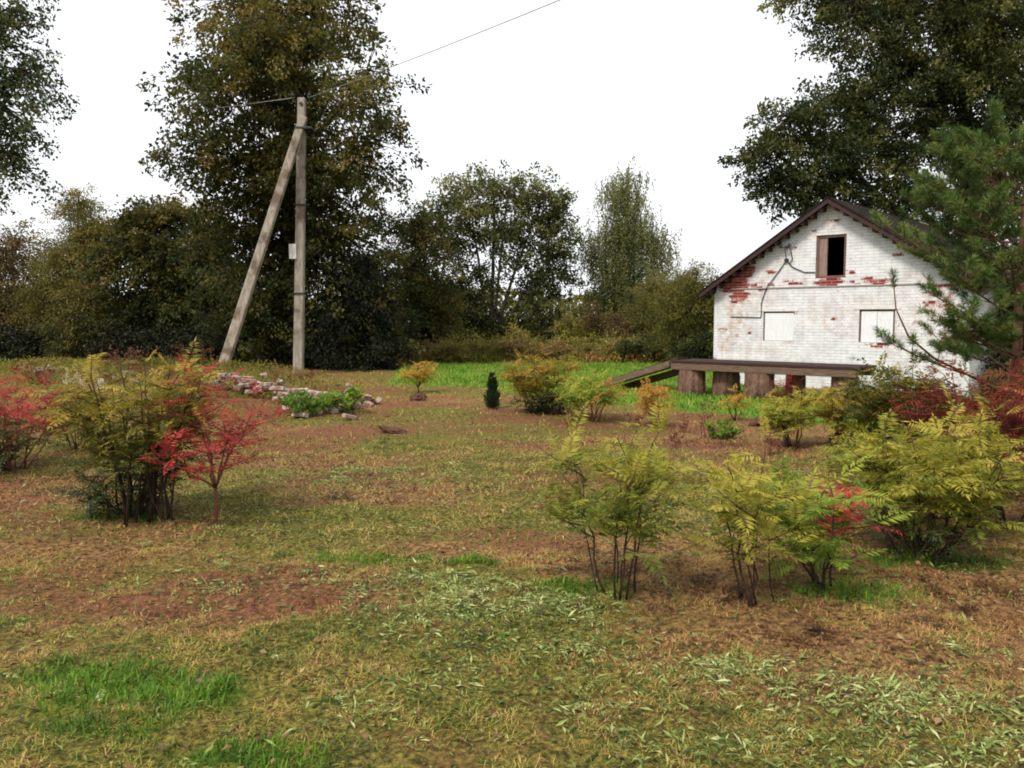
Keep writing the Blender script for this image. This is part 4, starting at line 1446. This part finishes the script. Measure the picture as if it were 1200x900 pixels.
# ------------------------------------------------------------------ the pine at the right border
def build_pine():
    rng = np.random.default_rng(91)
    Yp = 8.2
    b = np.array([at(1192, 500, Yp)[0], Yp])
    B = np.array([b[0], b[1], hz(*b) - 0.03])
    root = empty("pine_tree", B, "young green pine with long bare-based branches at the right border", "tree")
    H = 3.75
    mb = MB()
    P = curve(np.zeros(3), np.array([0.02, 0.05, H]), np.array([-0.06, 0.03, H * 0.5]), 14)
    mb.tube(P, np.linspace(0.065, 0.012, 14), 8)
    tips, dirs = [], []

    def branch(p0, p1, r, k, sub=True, sag=0.06):
        c = p0 * 0.45 + p1 * 0.55 + np.array([0, 0, -sag * np.linalg.norm(p1 - p0)])
        Q = curve(p0, p1, c, 8)
        mb.tube(Q, np.linspace(r, r * 0.4, 8), 5)
        for t in np.linspace(0.40, 1.0, k):
            i = min(int(t * 7), 6)
            q = Q[i] + (Q[i + 1] - Q[i]) * (t * 7 - i)
            d = Q[i + 1] - Q[i]
            d = d / np.linalg.norm(d)
            if sub and t < 0.97:
                for sg in (-1, 1):
                    s = np.cross(d, [0, 0, 1.0]) * sg
                    e = q + (d * 0.6 + s * 0.7 + np.array([0, 0, 0.30 + rng.normal() * 0.15])) * rng.uniform(0.12, 0.34)
                    mb.tube([q, (q + e) / 2 + [0, 0, -0.01], e], [r * 0.4, r * 0.3, 0.004], 4)
                    tips.append(e)
                    dd = e - q
                    dirs.append(dd / np.linalg.norm(dd))
                    if rng.random() < 0.15:
                        tips.append((q + e) / 2)
                        dirs.append(dd / np.linalg.norm(dd))
            else:
                tips.append(q)
                dirs.append(d + np.array([0, 0, 0.2]))

    # limbs measured from the picture: (height on the trunk in px, tip px, tip py, depth shift)
    for (y0, tx, ty, dy) in ((455, 1040, 400, -0.4), (350, 1030, 258, -0.2), (395, 1085, 340, 0.5), (330, 1058, 275, 0.3), (300, 1105, 215, -0.4),
                             (270, 1115, 185, 0.3), (240, 1135, 185, 0.2), (225, 1150, 165, -0.2), (205, 1168, 150, 0.1), (430, 1110, 410, 0.5), (420, 1130, 385, -0.8), (370, 1120, 320, -0.9), (310, 1140, 245, -0.9), (250, 1160, 190, -0.8)):
        p0 = at(1192, y0, Yp) - B
        p1 = at(tx, ty, Yp + dy) - B
        branch(p0, p1, 0.012, 4 if tx < 1100 else 8)
    for y0 in np.linspace(175, 440, 13):      # the branches on the far and outer sides
        p0 = at(1192, y0, Yp) - B
        for _ in range(3):
            az = rng.uniform(-2.7, 2.6)
            ln = 0.35 + 1.0 * (y0 - 60) / 380
            branch(p0, p0 + np.array([math.cos(az) * ln, math.sin(az) * ln, ln * 0.3]), 0.010, 7)
    # the long bare twig that sweeps across the wall
    Q = np.array([at(*q) - B for q in ((1192, 470, 8.2), (1140, 442, 8.0), (1095, 420, 7.9), (1065, 395, 7.8), (1050, 362, 7.8), (1047, 330, 7.8))])
    mb.tube(Q, np.linspace(0.016, 0.005, 6), 5)
    tips.append(Q[-1])
    dirs.append(np.array([0, 0, 1.0]))
    mb.build("trunk", M['pinebark'], root, smooth=True)
    tips = np.array(tips)
    dirs = unit(np.array(dirs))
    k = 150
    n = len(tips)
    t = rng.random((n, k, 1))
    Pn = tips[:, None] + dirs[:, None] * (t * 0.16 - 0.07)
    A = rng.normal(size=(n, k, 3))
    A = A / np.linalg.norm(A, axis=2, keepdims=True) + dirs[:, None] * 0.75 + np.array([0, 0, 0.15])
    A = unit(A.reshape(-1, 3))
    sv = np.repeat(rng.normal(0.52, 0.2, n), k) + rng.normal(scale=0.12, size=n * k)
    me = leaf_mesh("crown", Pn.reshape(-1, 3), A, rng.uniform(0.05, 0.09, n * k), 0.006, sv, M['pine'], rng, 0.1)
    link("crown", me, root)


build_pine()

# ------------------------------------------------------------------ shrubs
g = gpt
S = shrub
S("false_spirea", "large olive-yellow feathery shrub with a dark many-stemmed base, left", "shrub", g(158, 608), 1.62, 0.66, 15, 's_olive', 101, pairs=10, leaf_len=0.24, per_stem=13, branches=4, per_branch=8,
  bare=0.45, var0=0.54, vup=0.8, vs=0.12, tilt=0.42, stem_r=0.012, foot=0.22, lean=(0.05, 0), second=('s_red', lambda P, r: (P[:, 0] > 0.45) & (r.random(len(P)) < 0.5) & (P[:, 2] > 0.5)))
S("dark_shrub", "low dark leafy suckers added as shade under the large olive shrub", "shrub", g(150, 604), 0.46, 0.40, 13, 's_dark', 102, leaf_len=0.2, per_stem=10, branches=2, per_branch=5, bare=0.1, var0=0.3, vup=0.3, foot=0.3)  # dark leaves added to deepen the shade under the big shrub
S("false_spirea", "slim dark-stemmed shrub squeezed between the large olive and the red one", "shrub", g(195, 612), 1.02, 0.26, 6, 's_olive', 103, leaf_len=0.2, per_stem=9, branches=2, per_branch=4, bare=0.5, var0=0.3, vup=0.5, foot=0.06)
S("red_sumac", "bright red shrub on one thin forked stem, left", "shrub", g(252, 614), 1.20, 0.60, 7, 's_red', 104, fan=0.55, leaf_len=0.19, per_stem=12, branches=4, per_branch=6, bare=0.3, var0=0.5, vup=0.1, vs=0.2,
  trunk_h=0.3, stemmat='redstem', tilt=0.5, lean=(0.08, 0), droop=0.3)
S("red_sumac", "spreading red-topped shrub cut by the photo's left border", "shrub", g(15, 550), 1.16, 0.95, 15, 's_red', 105, pairs=9, leaf_len=0.22, per_stem=12, branches=4, per_branch=7, bare=0.5, var0=0.5, vup=0.1, vs=0.2, tilt=0.2,
  foot=0.2, stemmat='redstem', second=('s_dark', lambda P, r: P[:, 2] < 0.55))
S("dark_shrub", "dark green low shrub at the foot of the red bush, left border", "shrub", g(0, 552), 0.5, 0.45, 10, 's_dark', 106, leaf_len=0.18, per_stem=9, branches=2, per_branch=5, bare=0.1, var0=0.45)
S("false_spirea", "yellow-olive shrub behind the left red bushes on the bank's foot", "shrub", (-5.3, 9.8), 0.9, 0.5, 9, 's_olive', 107, leaf_len=0.26, per_stem=8, branches=2, per_branch=6, bare=0.45, var0=0.75, vup=0.3, tilt=0.1, flowers=4)
# centre and right
S("false_spirea", "yellow-green feathery shrub with bare dark stems, nearest the middle", "shrub", g(722, 702), 1.18, 0.46, 8, 's_yellow', 111, fan=0.45, droop=0.28, leaf_len=0.23, pairs=11, per_stem=10, branches=4, per_branch=4, bare=0.36, var0=0.5, vup=0.8,
  foot=0.21, stem_r=0.007, lean=(0.02, 0), tilt=0.6)
S("false_spirea", "thin yellow shrub with crooked brown stems leaning towards the middle one", "shrub", g(888, 712), 1.02, 0.40, 6, 's_yellow', 112, tilt=0.55, fan=0.5, droop=0.25, leaf_len=0.22, pairs=11, per_stem=8, branches=4, per_branch=4, bare=0.42, var0=0.62, vup=0.6,
  foot=0.15, stem_r=0.0075, lean=(-0.02, 0.05))
S("false_spirea", "yellow-green shrub with a spray of red leaves near its top", "shrub", g(965, 690), 0.92, 0.36, 7, 's_green', 113, tilt=0.5, droop=0.28, fan=0.45, leaf_len=0.23, pairs=11, per_stem=11, branches=3, per_branch=6, bare=0.35, var0=0.5, vup=0.5, foot=0.1,
  second=('s_red', lambda P, r: (np.abs(P[:, 0] - 0.06) < 0.14) & (P[:, 2] > 0.38) & (P[:, 1] < 0.12) & (r.random(len(P)) < 0.85)))
S("false_spirea", "broad dense yellow shrub, largest of those right of the red spray", "shrub", g(1085, 650), 1.18, 0.62, 15, 's_yellow', 114, droop=0.3, fan=0.5, leaf_len=0.24, pairs=11, per_stem=11, branches=4, per_branch=6, bare=0.25, var0=0.6, vup=0.7, foot=0.2, tilt=0.4)
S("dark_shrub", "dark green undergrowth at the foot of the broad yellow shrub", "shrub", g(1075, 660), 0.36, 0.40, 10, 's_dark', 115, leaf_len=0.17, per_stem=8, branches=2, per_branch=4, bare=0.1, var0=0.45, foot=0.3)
S("false_spirea", "mixed green and brown shrub cut by the photo's right border", "shrub", g(1190, 622), 1.1, 0.55, 12, 's_olive', 116, leaf_len=0.24, per_stem=12, branches=3, per_branch=6, bare=0.2, var0=0.5, vup=0.5, foot=0.2,
  second=('s_darkred', lambda P, r: r.random(len(P)) < 0.3))
S("dark_red_shrub", "dark wine-red shrub under the pine at the right", "shrub", (at(1158, 520, 7.3)[0], 7.3), 1.42, 0.72, 18, 's_darkred', 117, leaf_len=0.25, per_stem=14, branches=3, per_branch=7, bare=0.15, var0=0.45, vup=0.3, foot=0.25, stemmat='redstem')
S("false_spirea", "yellow-orange feathery shrub just below the pine's trunk", "shrub", (at(1180, 500, 8.6)[0], 8.6), 1.42, 0.6, 10, 's_orange', 118, leaf_len=0.25, per_stem=12, branches=3, per_branch=6, bare=0.3, var0=0.2, vup=0.3, foot=0.2)
S("false_spirea", "olive-green bushy shrub below the platform's shaded part", "shrub", (at(1055, 510, 9.4)[0], 9.4), 1.32, 0.72, 16, 's_olive', 119, slim=0.34, leaf_len=0.25, per_stem=20, branches=4, per_branch=6, bare=0.15, var0=0.38, vup=0.4, foot=0.25)
S("false_spirea", "upright golden shrub with dark thin stems before the third post", "shrub", (at(928, 525, 10.3)[0], 10.3), 0.86, 0.42, 8, 's_yellow', 120, slim=0.34, leaf_len=0.2, pairs=7, per_stem=15, branches=4, per_branch=7, bare=0.35, var0=0.65, vup=0.5, foot=0.2)
S("false_spirea", "golden shrub between the upright one and the olive bushy one", "shrub", (at(995, 520, 10.2)[0], 10.2), 0.92, 0.5, 9, 's_olive', 121, slim=0.34, leaf_len=0.22, pairs=7, per_stem=15, branches=4, per_branch=7, bare=0.3, var0=0.72, vup=0.4, foot=0.2)
S("false_spirea", "low yellow shrub in front of the brown lump near the pine", "shrub", (at(1030, 560, 7.2)[0], 7.2), 0.72, 0.45, 8, 's_yellow', 122, leaf_len=0.22, per_stem=10, branches=3, per_branch=5, bare=0.3, var0=0.5, vup=0.5, foot=0.2)
S("false_spirea", "orange and yellow clump of several thin stems in the middle distance", "shrub", g(634, 483), 1.22, 0.58, 16, 's_orange', 123, slim=0.36, leaf_len=0.24, pairs=6, per_stem=16, branches=4, per_branch=8, bare=0.42, var0=0.22, vup=0.45, vs=0.25, foot=0.34, tilt=0.5)
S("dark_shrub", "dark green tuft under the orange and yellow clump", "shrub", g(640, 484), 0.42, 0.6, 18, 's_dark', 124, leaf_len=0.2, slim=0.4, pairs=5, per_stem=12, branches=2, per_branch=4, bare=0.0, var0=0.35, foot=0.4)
S("false_spirea", "yellow-green shrub left of the ramp with thin reddish stems", "shrub", g(694, 492), 0.98, 0.52, 11, 's_green', 125, slim=0.36, leaf_len=0.22, pairs=6, per_stem=14, branches=4, per_branch=7, bare=0.35, var0=0.6, vup=0.3, vs=0.2, foot=0.15, stemmat='redstem',
  second=('s_orange', lambda P, r: (P[:, 0] > 0.1) & (r.random(len(P)) < 0.4)))
S("orange_shrub", "lone small orange shrub on a thin stem, before bright grass", "shrub", g(490, 460), 0.78, 0.40, 8, 's_orange', 126, slim=0.36, leaf_len=0.2, pairs=6, per_stem=14, branches=3, per_branch=7, bare=0.3, var0=0.45, vup=0.3, trunk_h=0.15)
S("orange_shrub", "spindly orange shrub under the ramp's lower end", "shrub", g(772, 499), 0.80, 0.36, 7, 's_orange', 127, slim=0.36, leaf_len=0.2, pairs=6, per_stem=13, branches=3, per_branch=6, bare=0.45, var0=0.6, vup=0.3, stemmat='redstem', foot=0.12)
S("orange_shrub", "tiny pale orange seedling between the second and third posts", "shrub", g(862, 493), 0.52, 0.22, 4, 's_orange', 128, slim=0.36, leaf_len=0.18, pairs=6, per_stem=10, branches=2, per_branch=4, bare=0.5, var0=0.45, vup=0.3)
S("red_seedling", "small red shrub beside the third post", "shrub", (at(922, 460, 15.0)[0], 15.0), 0.66, 0.32, 7, 's_red', 129, leaf_len=0.2, pairs=6, per_stem=9, branches=2, per_branch=4, bare=0.2, var0=0.3)
S("red_seedling", "tiny red seedling in the grass left of the golden shrub", "shrub", (at(902, 500, 11.9)[0], 11.9), 0.22, 0.2, 3, 's_red', 130, leaf_len=0.16, pairs=6, per_stem=4, branches=1, per_branch=3, bare=0.3, var0=0.7)
S("green_weed", "leafy green weed growing on the end of the brick heap", "weed", (-2.95, 13.75), 0.42, 0.42, 14, 's_green', 131, leaf_len=0.13, per_stem=10, branches=3, per_branch=6, bare=0.05, var0=0.35, vup=0.2, simple=True, foot=0.25)
S("green_weed", "leafy green weed at the foot of the brick heap", "weed", (-3.45, 13.2), 0.36, 0.40, 12, 's_green', 132, leaf_len=0.12, per_stem=10, branches=3, per_branch=6, bare=0.05, var0=0.2, vup=0.2, simple=True, foot=0.25)
S("green_weed", "low round green weed beside red stalks, before bright grass", "weed", g(848, 514), 0.26, 0.24, 10, 's_green', 133, leaf_len=0.10, per_stem=8, branches=2, per_branch=5, bare=0.0, var0=0.25, vup=0.2, simple=True, foot=0.15)
for i, (px, py, H_, lb) in enumerate(((828, 512, 0.62, "tallest reddish dry stalks, right of the orange shrubs"), (800, 505, 0.3, "short reddish dry stalks between orange shrub and tall stalks"), (745, 500, 0.3, "short reddish dry stalks left of the spindly orange shrub"),
                                      (668, 498, 0.26, "tiny reddish dry stalks below the yellow-green shrub"), (790, 525, 0.3, "reddish dry stalks just above the middle yellow shrub"), (905, 530, 0.34, "reddish dry stalks in front of the golden shrub"),
                                      (712, 470, 0.25, "low dry stalks at the edge of bright grass"), (655, 600, 0.18, "sparse dry stalks on open ground behind the middle yellow shrub"))):
    S("dry_stalks", lb, "weed", g(px, py), H_, 0.13, 5, 'drystalk', 140 + i, leaf_len=0.05, per_stem=13, branches=1, per_branch=5, bare=0.2, var0=0.5, vup=0.1, simple=True, foot=0.12, stem_r=0.005, stemmat='redstem', group="reddish dry stalks")
for i, (x, y, H_, lb) in enumerate(((-6.2, 14.6, 0.55, "reddish dead weeds behind the left red bushes"), (-7.4, 15.3, 0.6, "reddish dead weeds before the white stone on the bank"), (-4.3, 15.9, 0.62, "reddish dead weeds standing behind the brick heap"),
                                    (-8.9, 15.2, 0.5, "dry weeds on the bank by the left border"), (-5.2, 14.4, 0.5, "pinkish dead weeds in front of the brick heap"), (-3.4, 14.9, 0.45, "pinkish dead weeds on the right part of the brick heap"),
                                    (-7.0, 17.5, 0.75, "tall rust-red weeds on the crest before the dark wood"), (-8.2, 17.2, 0.55, "rust-red weeds left of the tall ones on the crest"))):
    S("dry_stalks", lb, "weed", (x, y), H_, 0.50, 11, 'drystalk', 160 + i, leaf_len=0.07, per_stem=11, branches=2, per_branch=5, bare=0.15, var0=0.55, vup=0.1, simple=True, foot=0.4, stem_r=0.005, stemmat='redstem', group="dead weeds on the bank")


def cypress():
    rng = np.random.default_rng(7)
    b = g(577, 479)
    B = np.array([b[0], b[1], hz(*b)])
    root = empty("dwarf_conifer", B, "small dark green cone-shaped conifer left of the orange clump", "conifer")
    mb = MB()
    mb.tube([(0, 0, -0.03), (0, 0, 0.3), (0.01, 0, 0.56)], [0.025, 0.018, 0.005], 6)
    mb.build("trunk", M['bark'], root)
    n = 2600
    z = rng.random(n) * 0.6
    rr = 0.125 * (0.75 + 0.5 * vnoise(rng.random(n) * 0 + z * 14, z * 3)) * np.sin(np.clip((0.62 - z) / 0.62, 0, 1) * 1.75) ** 0.9 * np.sqrt(rng.random(n)) * (1 + rng.normal(size=n) * 0.12)
    a = rng.random(n) * 6.283
    P = np.stack([np.cos(a) * rr, np.sin(a) * rr, z], 1)
    A = unit(np.stack([np.cos(a) * 0.5, np.sin(a) * 0.5, np.full(n, 0.9)], 1) + rng.normal(size=(n, 3)) * 0.3)
    link("crown", leaf_mesh("crown", P, A, rng.uniform(0.04, 0.11, n), 0.012, rng.random(n), M['cypress'], rng), root)


cypress()


# ------------------------------------------------------------------ ground cover
def wedge(n, y0, y1, rng, power=1.0, margin=1.2):
    y = y0 + (y1 - y0) * rng.random(n * 2) ** power
    wmax = 0.66 * y1 + margin
    x = rng.uniform(-wmax, wmax, n * 2)
    k = np.abs(x) < 0.66 * y + margin
    return x[k][:n], y[k][:n]


def blades(x, y, Ln, Wd, var, rng, lay=0.6):
    n = len(x)
    z = hgt(x, y) - 0.005
    P = np.stack([x, y, z], 1)
    a = rng.random(n) * 6.283
    tilt = np.clip(rng.normal(lay, 0.35, n), 0.05, 1.5)
    D = np.stack([np.cos(a) * np.sin(tilt), np.sin(a) * np.sin(tilt), np.cos(tilt)], 1)
    S_ = np.stack([-np.sin(a), np.cos(a), np.zeros(n)], 1)
    Ln = Ln[:, None]
    Wd = Wd[:, None]
    mid = P + D * Ln * 0.55
    tip = P + D * Ln - np.array([0, 0, 0.18]) * Ln * np.sin(tilt)[:, None] + np.stack([np.cos(a), np.sin(a), 0 * a], 1) * Ln * 0.12
    V = np.stack([P - S_ * Wd * 0.5, P + S_ * Wd * 0.5, mid + S_ * Wd * 0.4, mid - S_ * Wd * 0.4, tip], 1).reshape(-1, 3)
    o = np.arange(n)[:, None] * 5
    return V, o + np.array([[0, 1, 2, 3]]), o + np.array([[3, 2, 4]]), np.repeat(np.clip(var, 0, 1), 5)


def blade_mesh(name, parts, mat):
    Vs, Q, Tt, va, k = [], [], [], [], 0
    for V, q, t, v in parts:
        Vs.append(V)
        Q.append(q + k)
        Tt.append(t + k)
        va.append(v)
        k += len(V)
    return np_mesh(name, np.concatenate(Vs), [np.concatenate(Q), np.concatenate(Tt)], {"var": np.concatenate(va)}, [mat])


def ground_cover():
    rng = np.random.default_rng(201)
    parts = []
    for (n, y0, y1, L0, W0) in ((420000, 1.9, 5.5, 0.033, 0.0042), (230000, 5.5, 11, 0.048, 0.0075), (120000, 11, 22, 0.07, 0.013), (26000, 22, 34, 0.10, 0.02)):
        x, y = wedge(n, y0, y1, rng, 0.75)
        keep = rng.random(len(x)) > 0.85 * np.maximum(lush(x, y), redf(x, y) * 0.75)
        x, y = x[keep], y[keep]
        clump = fbm(x / 0.16, y / 0.16, 77, 3)
        keep = clump + rng.normal(size=len(x)) * 0.12 > 0.445
        x, y, clump = x[keep], y[keep], clump[keep]
        m = len(x)
        gr = greenf(x, y)
        var = 0.34 + 0.40 * gr + rng.normal(scale=0.15, size=m) - 0.18 * redf(x, y) + 1.0 * (fbm(x / 0.13, y / 0.13, 93, 2) - 0.5) + 0.7 * (fbm(x / 0.4, y / 0.4, 91, 2) - 0.5)
        parts.append(blades(x, y, L0 * rng.uniform(0.5, 1.5, m) * (0.7 + 0.9 * np.maximum(0, clump - 0.4) * 2), W0 * rng.uniform(0.6, 1.4, m), var, rng, 1.25))
    me = blade_mesh("dry_grass", parts, M['drygrass'])
    tag(link("dry_grass", me), "dry tan and olive cut grass covering the open yard", "grass", kind="stuff")
    # green grass: the strip before the house and the tufts near the camera
    parts = []
    x, y = wedge(170000, 10.5, 31, rng, 0.8)
    k = rng.random(len(x)) < lush(x, y)
    x, y = x[k], y[k]
    m = len(x)
    cl = fbm(x / 0.5, y / 0.5, 66, 3)
    parts.append(blades(x, y, rng.uniform(0.06, 0.15, m) * (0.5 + 1.2 * cl), rng.uniform(0.014, 0.028, m), 0.66 + 0.9 * (cl - 0.5) + rng.normal(scale=0.14, size=m), rng, 0.5))
    xs_, ys_ = [], []
    for cx, cy_, rx, ry in PATCH:
        n = int(24000 * rx * ry) + 300
        xx = rng.uniform(-1.2, 1.2, n)
        yy = rng.uniform(-1.2, 1.2, n)
        xs_.append(cx + xx * rx)
        ys_.append(cy_ + yy * ry)
    x = np.concatenate(xs_)
    y = np.concatenate(ys_)
    k = rng.random(len(x)) < patch(x, y)
    x, y = x[k], y[k]
    m = len(x)
    parts.append(blades(x, y, rng.uniform(0.025, 0.075, m), rng.uniform(0.004, 0.009, m), 0.45 + 0.8 * (fbm(x / 0.15, y / 0.15, 68, 3) - 0.5) + rng.normal(scale=0.15, size=m), rng, 0.6))
    x, y = wedge(16000, 1.9, 12, rng, 0.8)     # scattered green sprigs
    k = rng.random(len(x)) < 0.15 + 0.6 * greenf(x, y)
    x, y = x[k], y[k]
    m = len(x)
    parts.append(blades(x, y, rng.uniform(0.03, 0.07, m), rng.uniform(0.004, 0.010, m), rng.normal(0.45, 0.25, m), rng, 0.8))
    me = blade_mesh("green_grass", parts, M['greengrass'])
    tag(link("green_grass", me), "bright green grass before the house and in tufts on the yard", "grass", kind="stuff")
    # wilted clippings
    x, y = wedge(800000, 1.9, 9.5, rng, 0.75)
    zone = 0.07 + 0 * x
    for (px, py, rx, ry, s) in ((540, 720, 1.1, 0.55, 0.8), (840, 790, 0.9, 0.4, 1.0), (1060, 850, 1.3, 0.6, 1.0), (640, 760, 0.8, 0.35, 0.8), (330, 690, 0.9, 0.5, 0.35), (560, 830, 1.0, 0.5, 0.35), (480, 690, 0.5, 0.3, 0.7), (900, 870, 1.0, 0.35, 0.9), (420, 560, 1.6, 0.9, 0.35), (760, 840, 0.7, 0.3, 0.7), (1150, 780, .5, .3, .5)):
        cx, cy_ = gpt(px, py)
        d = np.sqrt(((x - cx) / rx) ** 2 + ((y - cy_) / ry) ** 2)
        zone = np.maximum(zone, s * (1 - sstep(0.3, 1.15, d)))
    cl = sstep(0.42, 0.68, fbm(x / 0.3, y / 0.22, 99, 3))
    pr = zone * (0.30 + 0.70 * cl)
    k = rng.random(len(x)) < pr
    x, y, zone, cl = x[k], y[k], zone[k], cl[k]
    m = len(x)
    z = hgt(x, y) + 0.006 + rng.random(m) ** 1.6 * (0.012 + 0.045 * cl * zone)
    a = rng.random(m) * 6.283
    P = np.stack([x, y, z], 1)
    A = unit(np.stack([np.cos(a), np.sin(a), rng.normal(scale=0.35, size=m)], 1))
    nr = np.stack([rng.normal(scale=0.5, size=m), rng.normal(scale=0.5, size=m), np.ones(m)], 1)
    Ln = np.minimum(rng.gamma(2.4, 0.0078, m) + 0.008, 0.075)
    Ln = Ln * np.where(rng.random(m) < 0.55, 1.35, 0.8)
    Wd = np.minimum(Ln * rng.uniform(0.08, 0.36, m), 0.014)
    var = 0.26 + 0.28 * zone + rng.normal(scale=0.28, size=m) + 0.25 * (cl - 0.5)
    # whole cut feathery leaves lie among them
    x2, y2 = wedge(14000, 1.9, 7.5, rng, 0.75)
    z2 = np.interp(rng.random(len(x2)), [0, 1], [0, 1])
    d2 = np.full(len(x2), 9.0)
    for (px, py, rx, ry) in ((540, 720, 1.1, 0.6), (840, 790, 0.9, 0.45), (1060, 850, 1.1, 0.5), (640, 760, 0.8, 0.4), (480, 690, 0.6, 0.4), (900, 870, 1.0, 0.35), (330, 680, 1.0, 0.5)):
        cx, cy_ = gpt(px, py)
        d2 = np.minimum(d2, np.sqrt(((x2 - cx) / rx) ** 2 + ((y2 - cy_) / ry) ** 2))
    k2 = z2 < np.maximum(0.02, 0.30 * (1 - sstep(0.4, 1.15, d2)) * sstep(0.4, 0.62, fbm(x2 / 0.3, y2 / 0.22, 99, 3)))
    x2, y2 = x2[k2], y2[k2]
    n2 = len(x2)
    a2 = rng.random(n2) * 6.283
    P2 = np.stack([x2, y2, hgt(x2, y2) + 0.015 + rng.random(n2) * 0.04], 1)
    D2 = unit(np.stack([np.cos(a2), np.sin(a2), rng.normal(scale=0.18, size=n2)], 1))
    Pv, Av, Lv, Wv, Nv, li = pinnate(P2, D2, rng.uniform(0.05, 0.12, n2), 5, rng, 0.2, slim=0.34)
    Pv[:, 2] = np.maximum(Pv[:, 2], hgt(Pv[:, 0], Pv[:, 1]) + 0.006)
    P = np.concatenate([P, Pv])
    A = np.concatenate([A, Av])
    Ln = np.concatenate([Ln, Lv])
    Wd = np.concatenate([Wd, Wv])
    nr = np.concatenate([nr, Nv])
    var = np.concatenate([var, rng.normal(0.55, 0.22, n2)[li] + rng.normal(scale=0.08, size=len(li))])
    me = leaf_mesh("cut_leaves", P, A, Ln, Wd, var, M['clip'], rng, 0.35, nr)
    tag(link("cut_leaves", me), "pale wilted green clippings strewn over the foreground", "clippings", kind="stuff")
    # small dead leaves and twigs
    x, y = wedge(14000, 1.9, 14, rng, 0.8)
    m = len(x)
    a = rng.random(m) * 6.283
    P = np.stack([x, y, hgt(x, y) + 0.01 + rng.random(m) * 0.02], 1)
    A = unit(np.stack([np.cos(a), np.sin(a), rng.normal(scale=0.3, size=m)], 1))
    nr = np.stack([rng.normal(scale=0.5, size=m), rng.normal(scale=0.5, size=m), np.ones(m)], 1)
    Ln = rng.uniform(0.015, 0.05, m)
    me = leaf_mesh("fallen_leaves", P, A, Ln, Ln * rng.uniform(0.25, 0.7, m), rng.random(m), M['deadleaf'], rng, 0.35, nr)
    tag(link("fallen_leaves", me), "small brown dead leaves scattered in the grass", "leaves", kind="stuff")
    # weeds: the band below the far trees, and the bank
    n = 52000
    x = rng.uniform(-12, 14, n)
    y = rng.uniform(29.8, 37.5, n)
    top = 0.15 + 2.3 * fbm(x / 1.1, y / 1.1, 14, 3) ** 2 * sstep(29.5, 31, y)
    z = hgt(x, y) + rng.random(n) * top
    P = np.stack([x, y, z], 1)
    A = unit(rng.normal(size=(n, 3)) * 0.7 + np.array([0, 0, 0.6]))
    var = 0.36 + 1.5 * (fbm(x / 1.6, y / 1.6, 15, 3) - 0.4) + rng.normal(scale=0.12, size=n)
    V1 = (P, A, rng.uniform(0.08, 0.2, n), rng.uniform(0.03, 0.07, n), var)
    n = 30000
    x = rng.uniform(-17, -3.2, n)
    y = rng.uniform(12.6, 19.5, n)
    k = rng.random(n) < 0.15 + mound(x, y)
    x, y = x[k], y[k]
    n = len(x)
    top = 0.05 + 0.22 * fbm(x / 0.7, y / 0.7, 18, 3)
    P = np.stack([x, y, hgt(x, y) + rng.random(n) * top], 1)
    A = unit(rng.normal(size=(n, 3)) * 0.7 + np.array([0, 0, 0.5]))
    var = 0.42 + 0.9 * (fbm(x / 0.8, y / 0.8, 19, 3) - 0.45) + rng.normal(scale=0.12, size=n)
    V2 = (P, A, rng.uniform(0.04, 0.11, n), rng.uniform(0.012, 0.03, n), var)
    for nm, lb, (P, A, l_, w_, v) in (("weeds", "band of brown and olive weeds below the far trees", V1), ("weeds", "low yellow and brown weeds over the left bank", V2)):
        me = leaf_mesh(nm, P, A, l_, w_, v, M['weed'], rng)
        tag(link(nm, me), lb, "weeds", kind="stuff")


ground_cover()
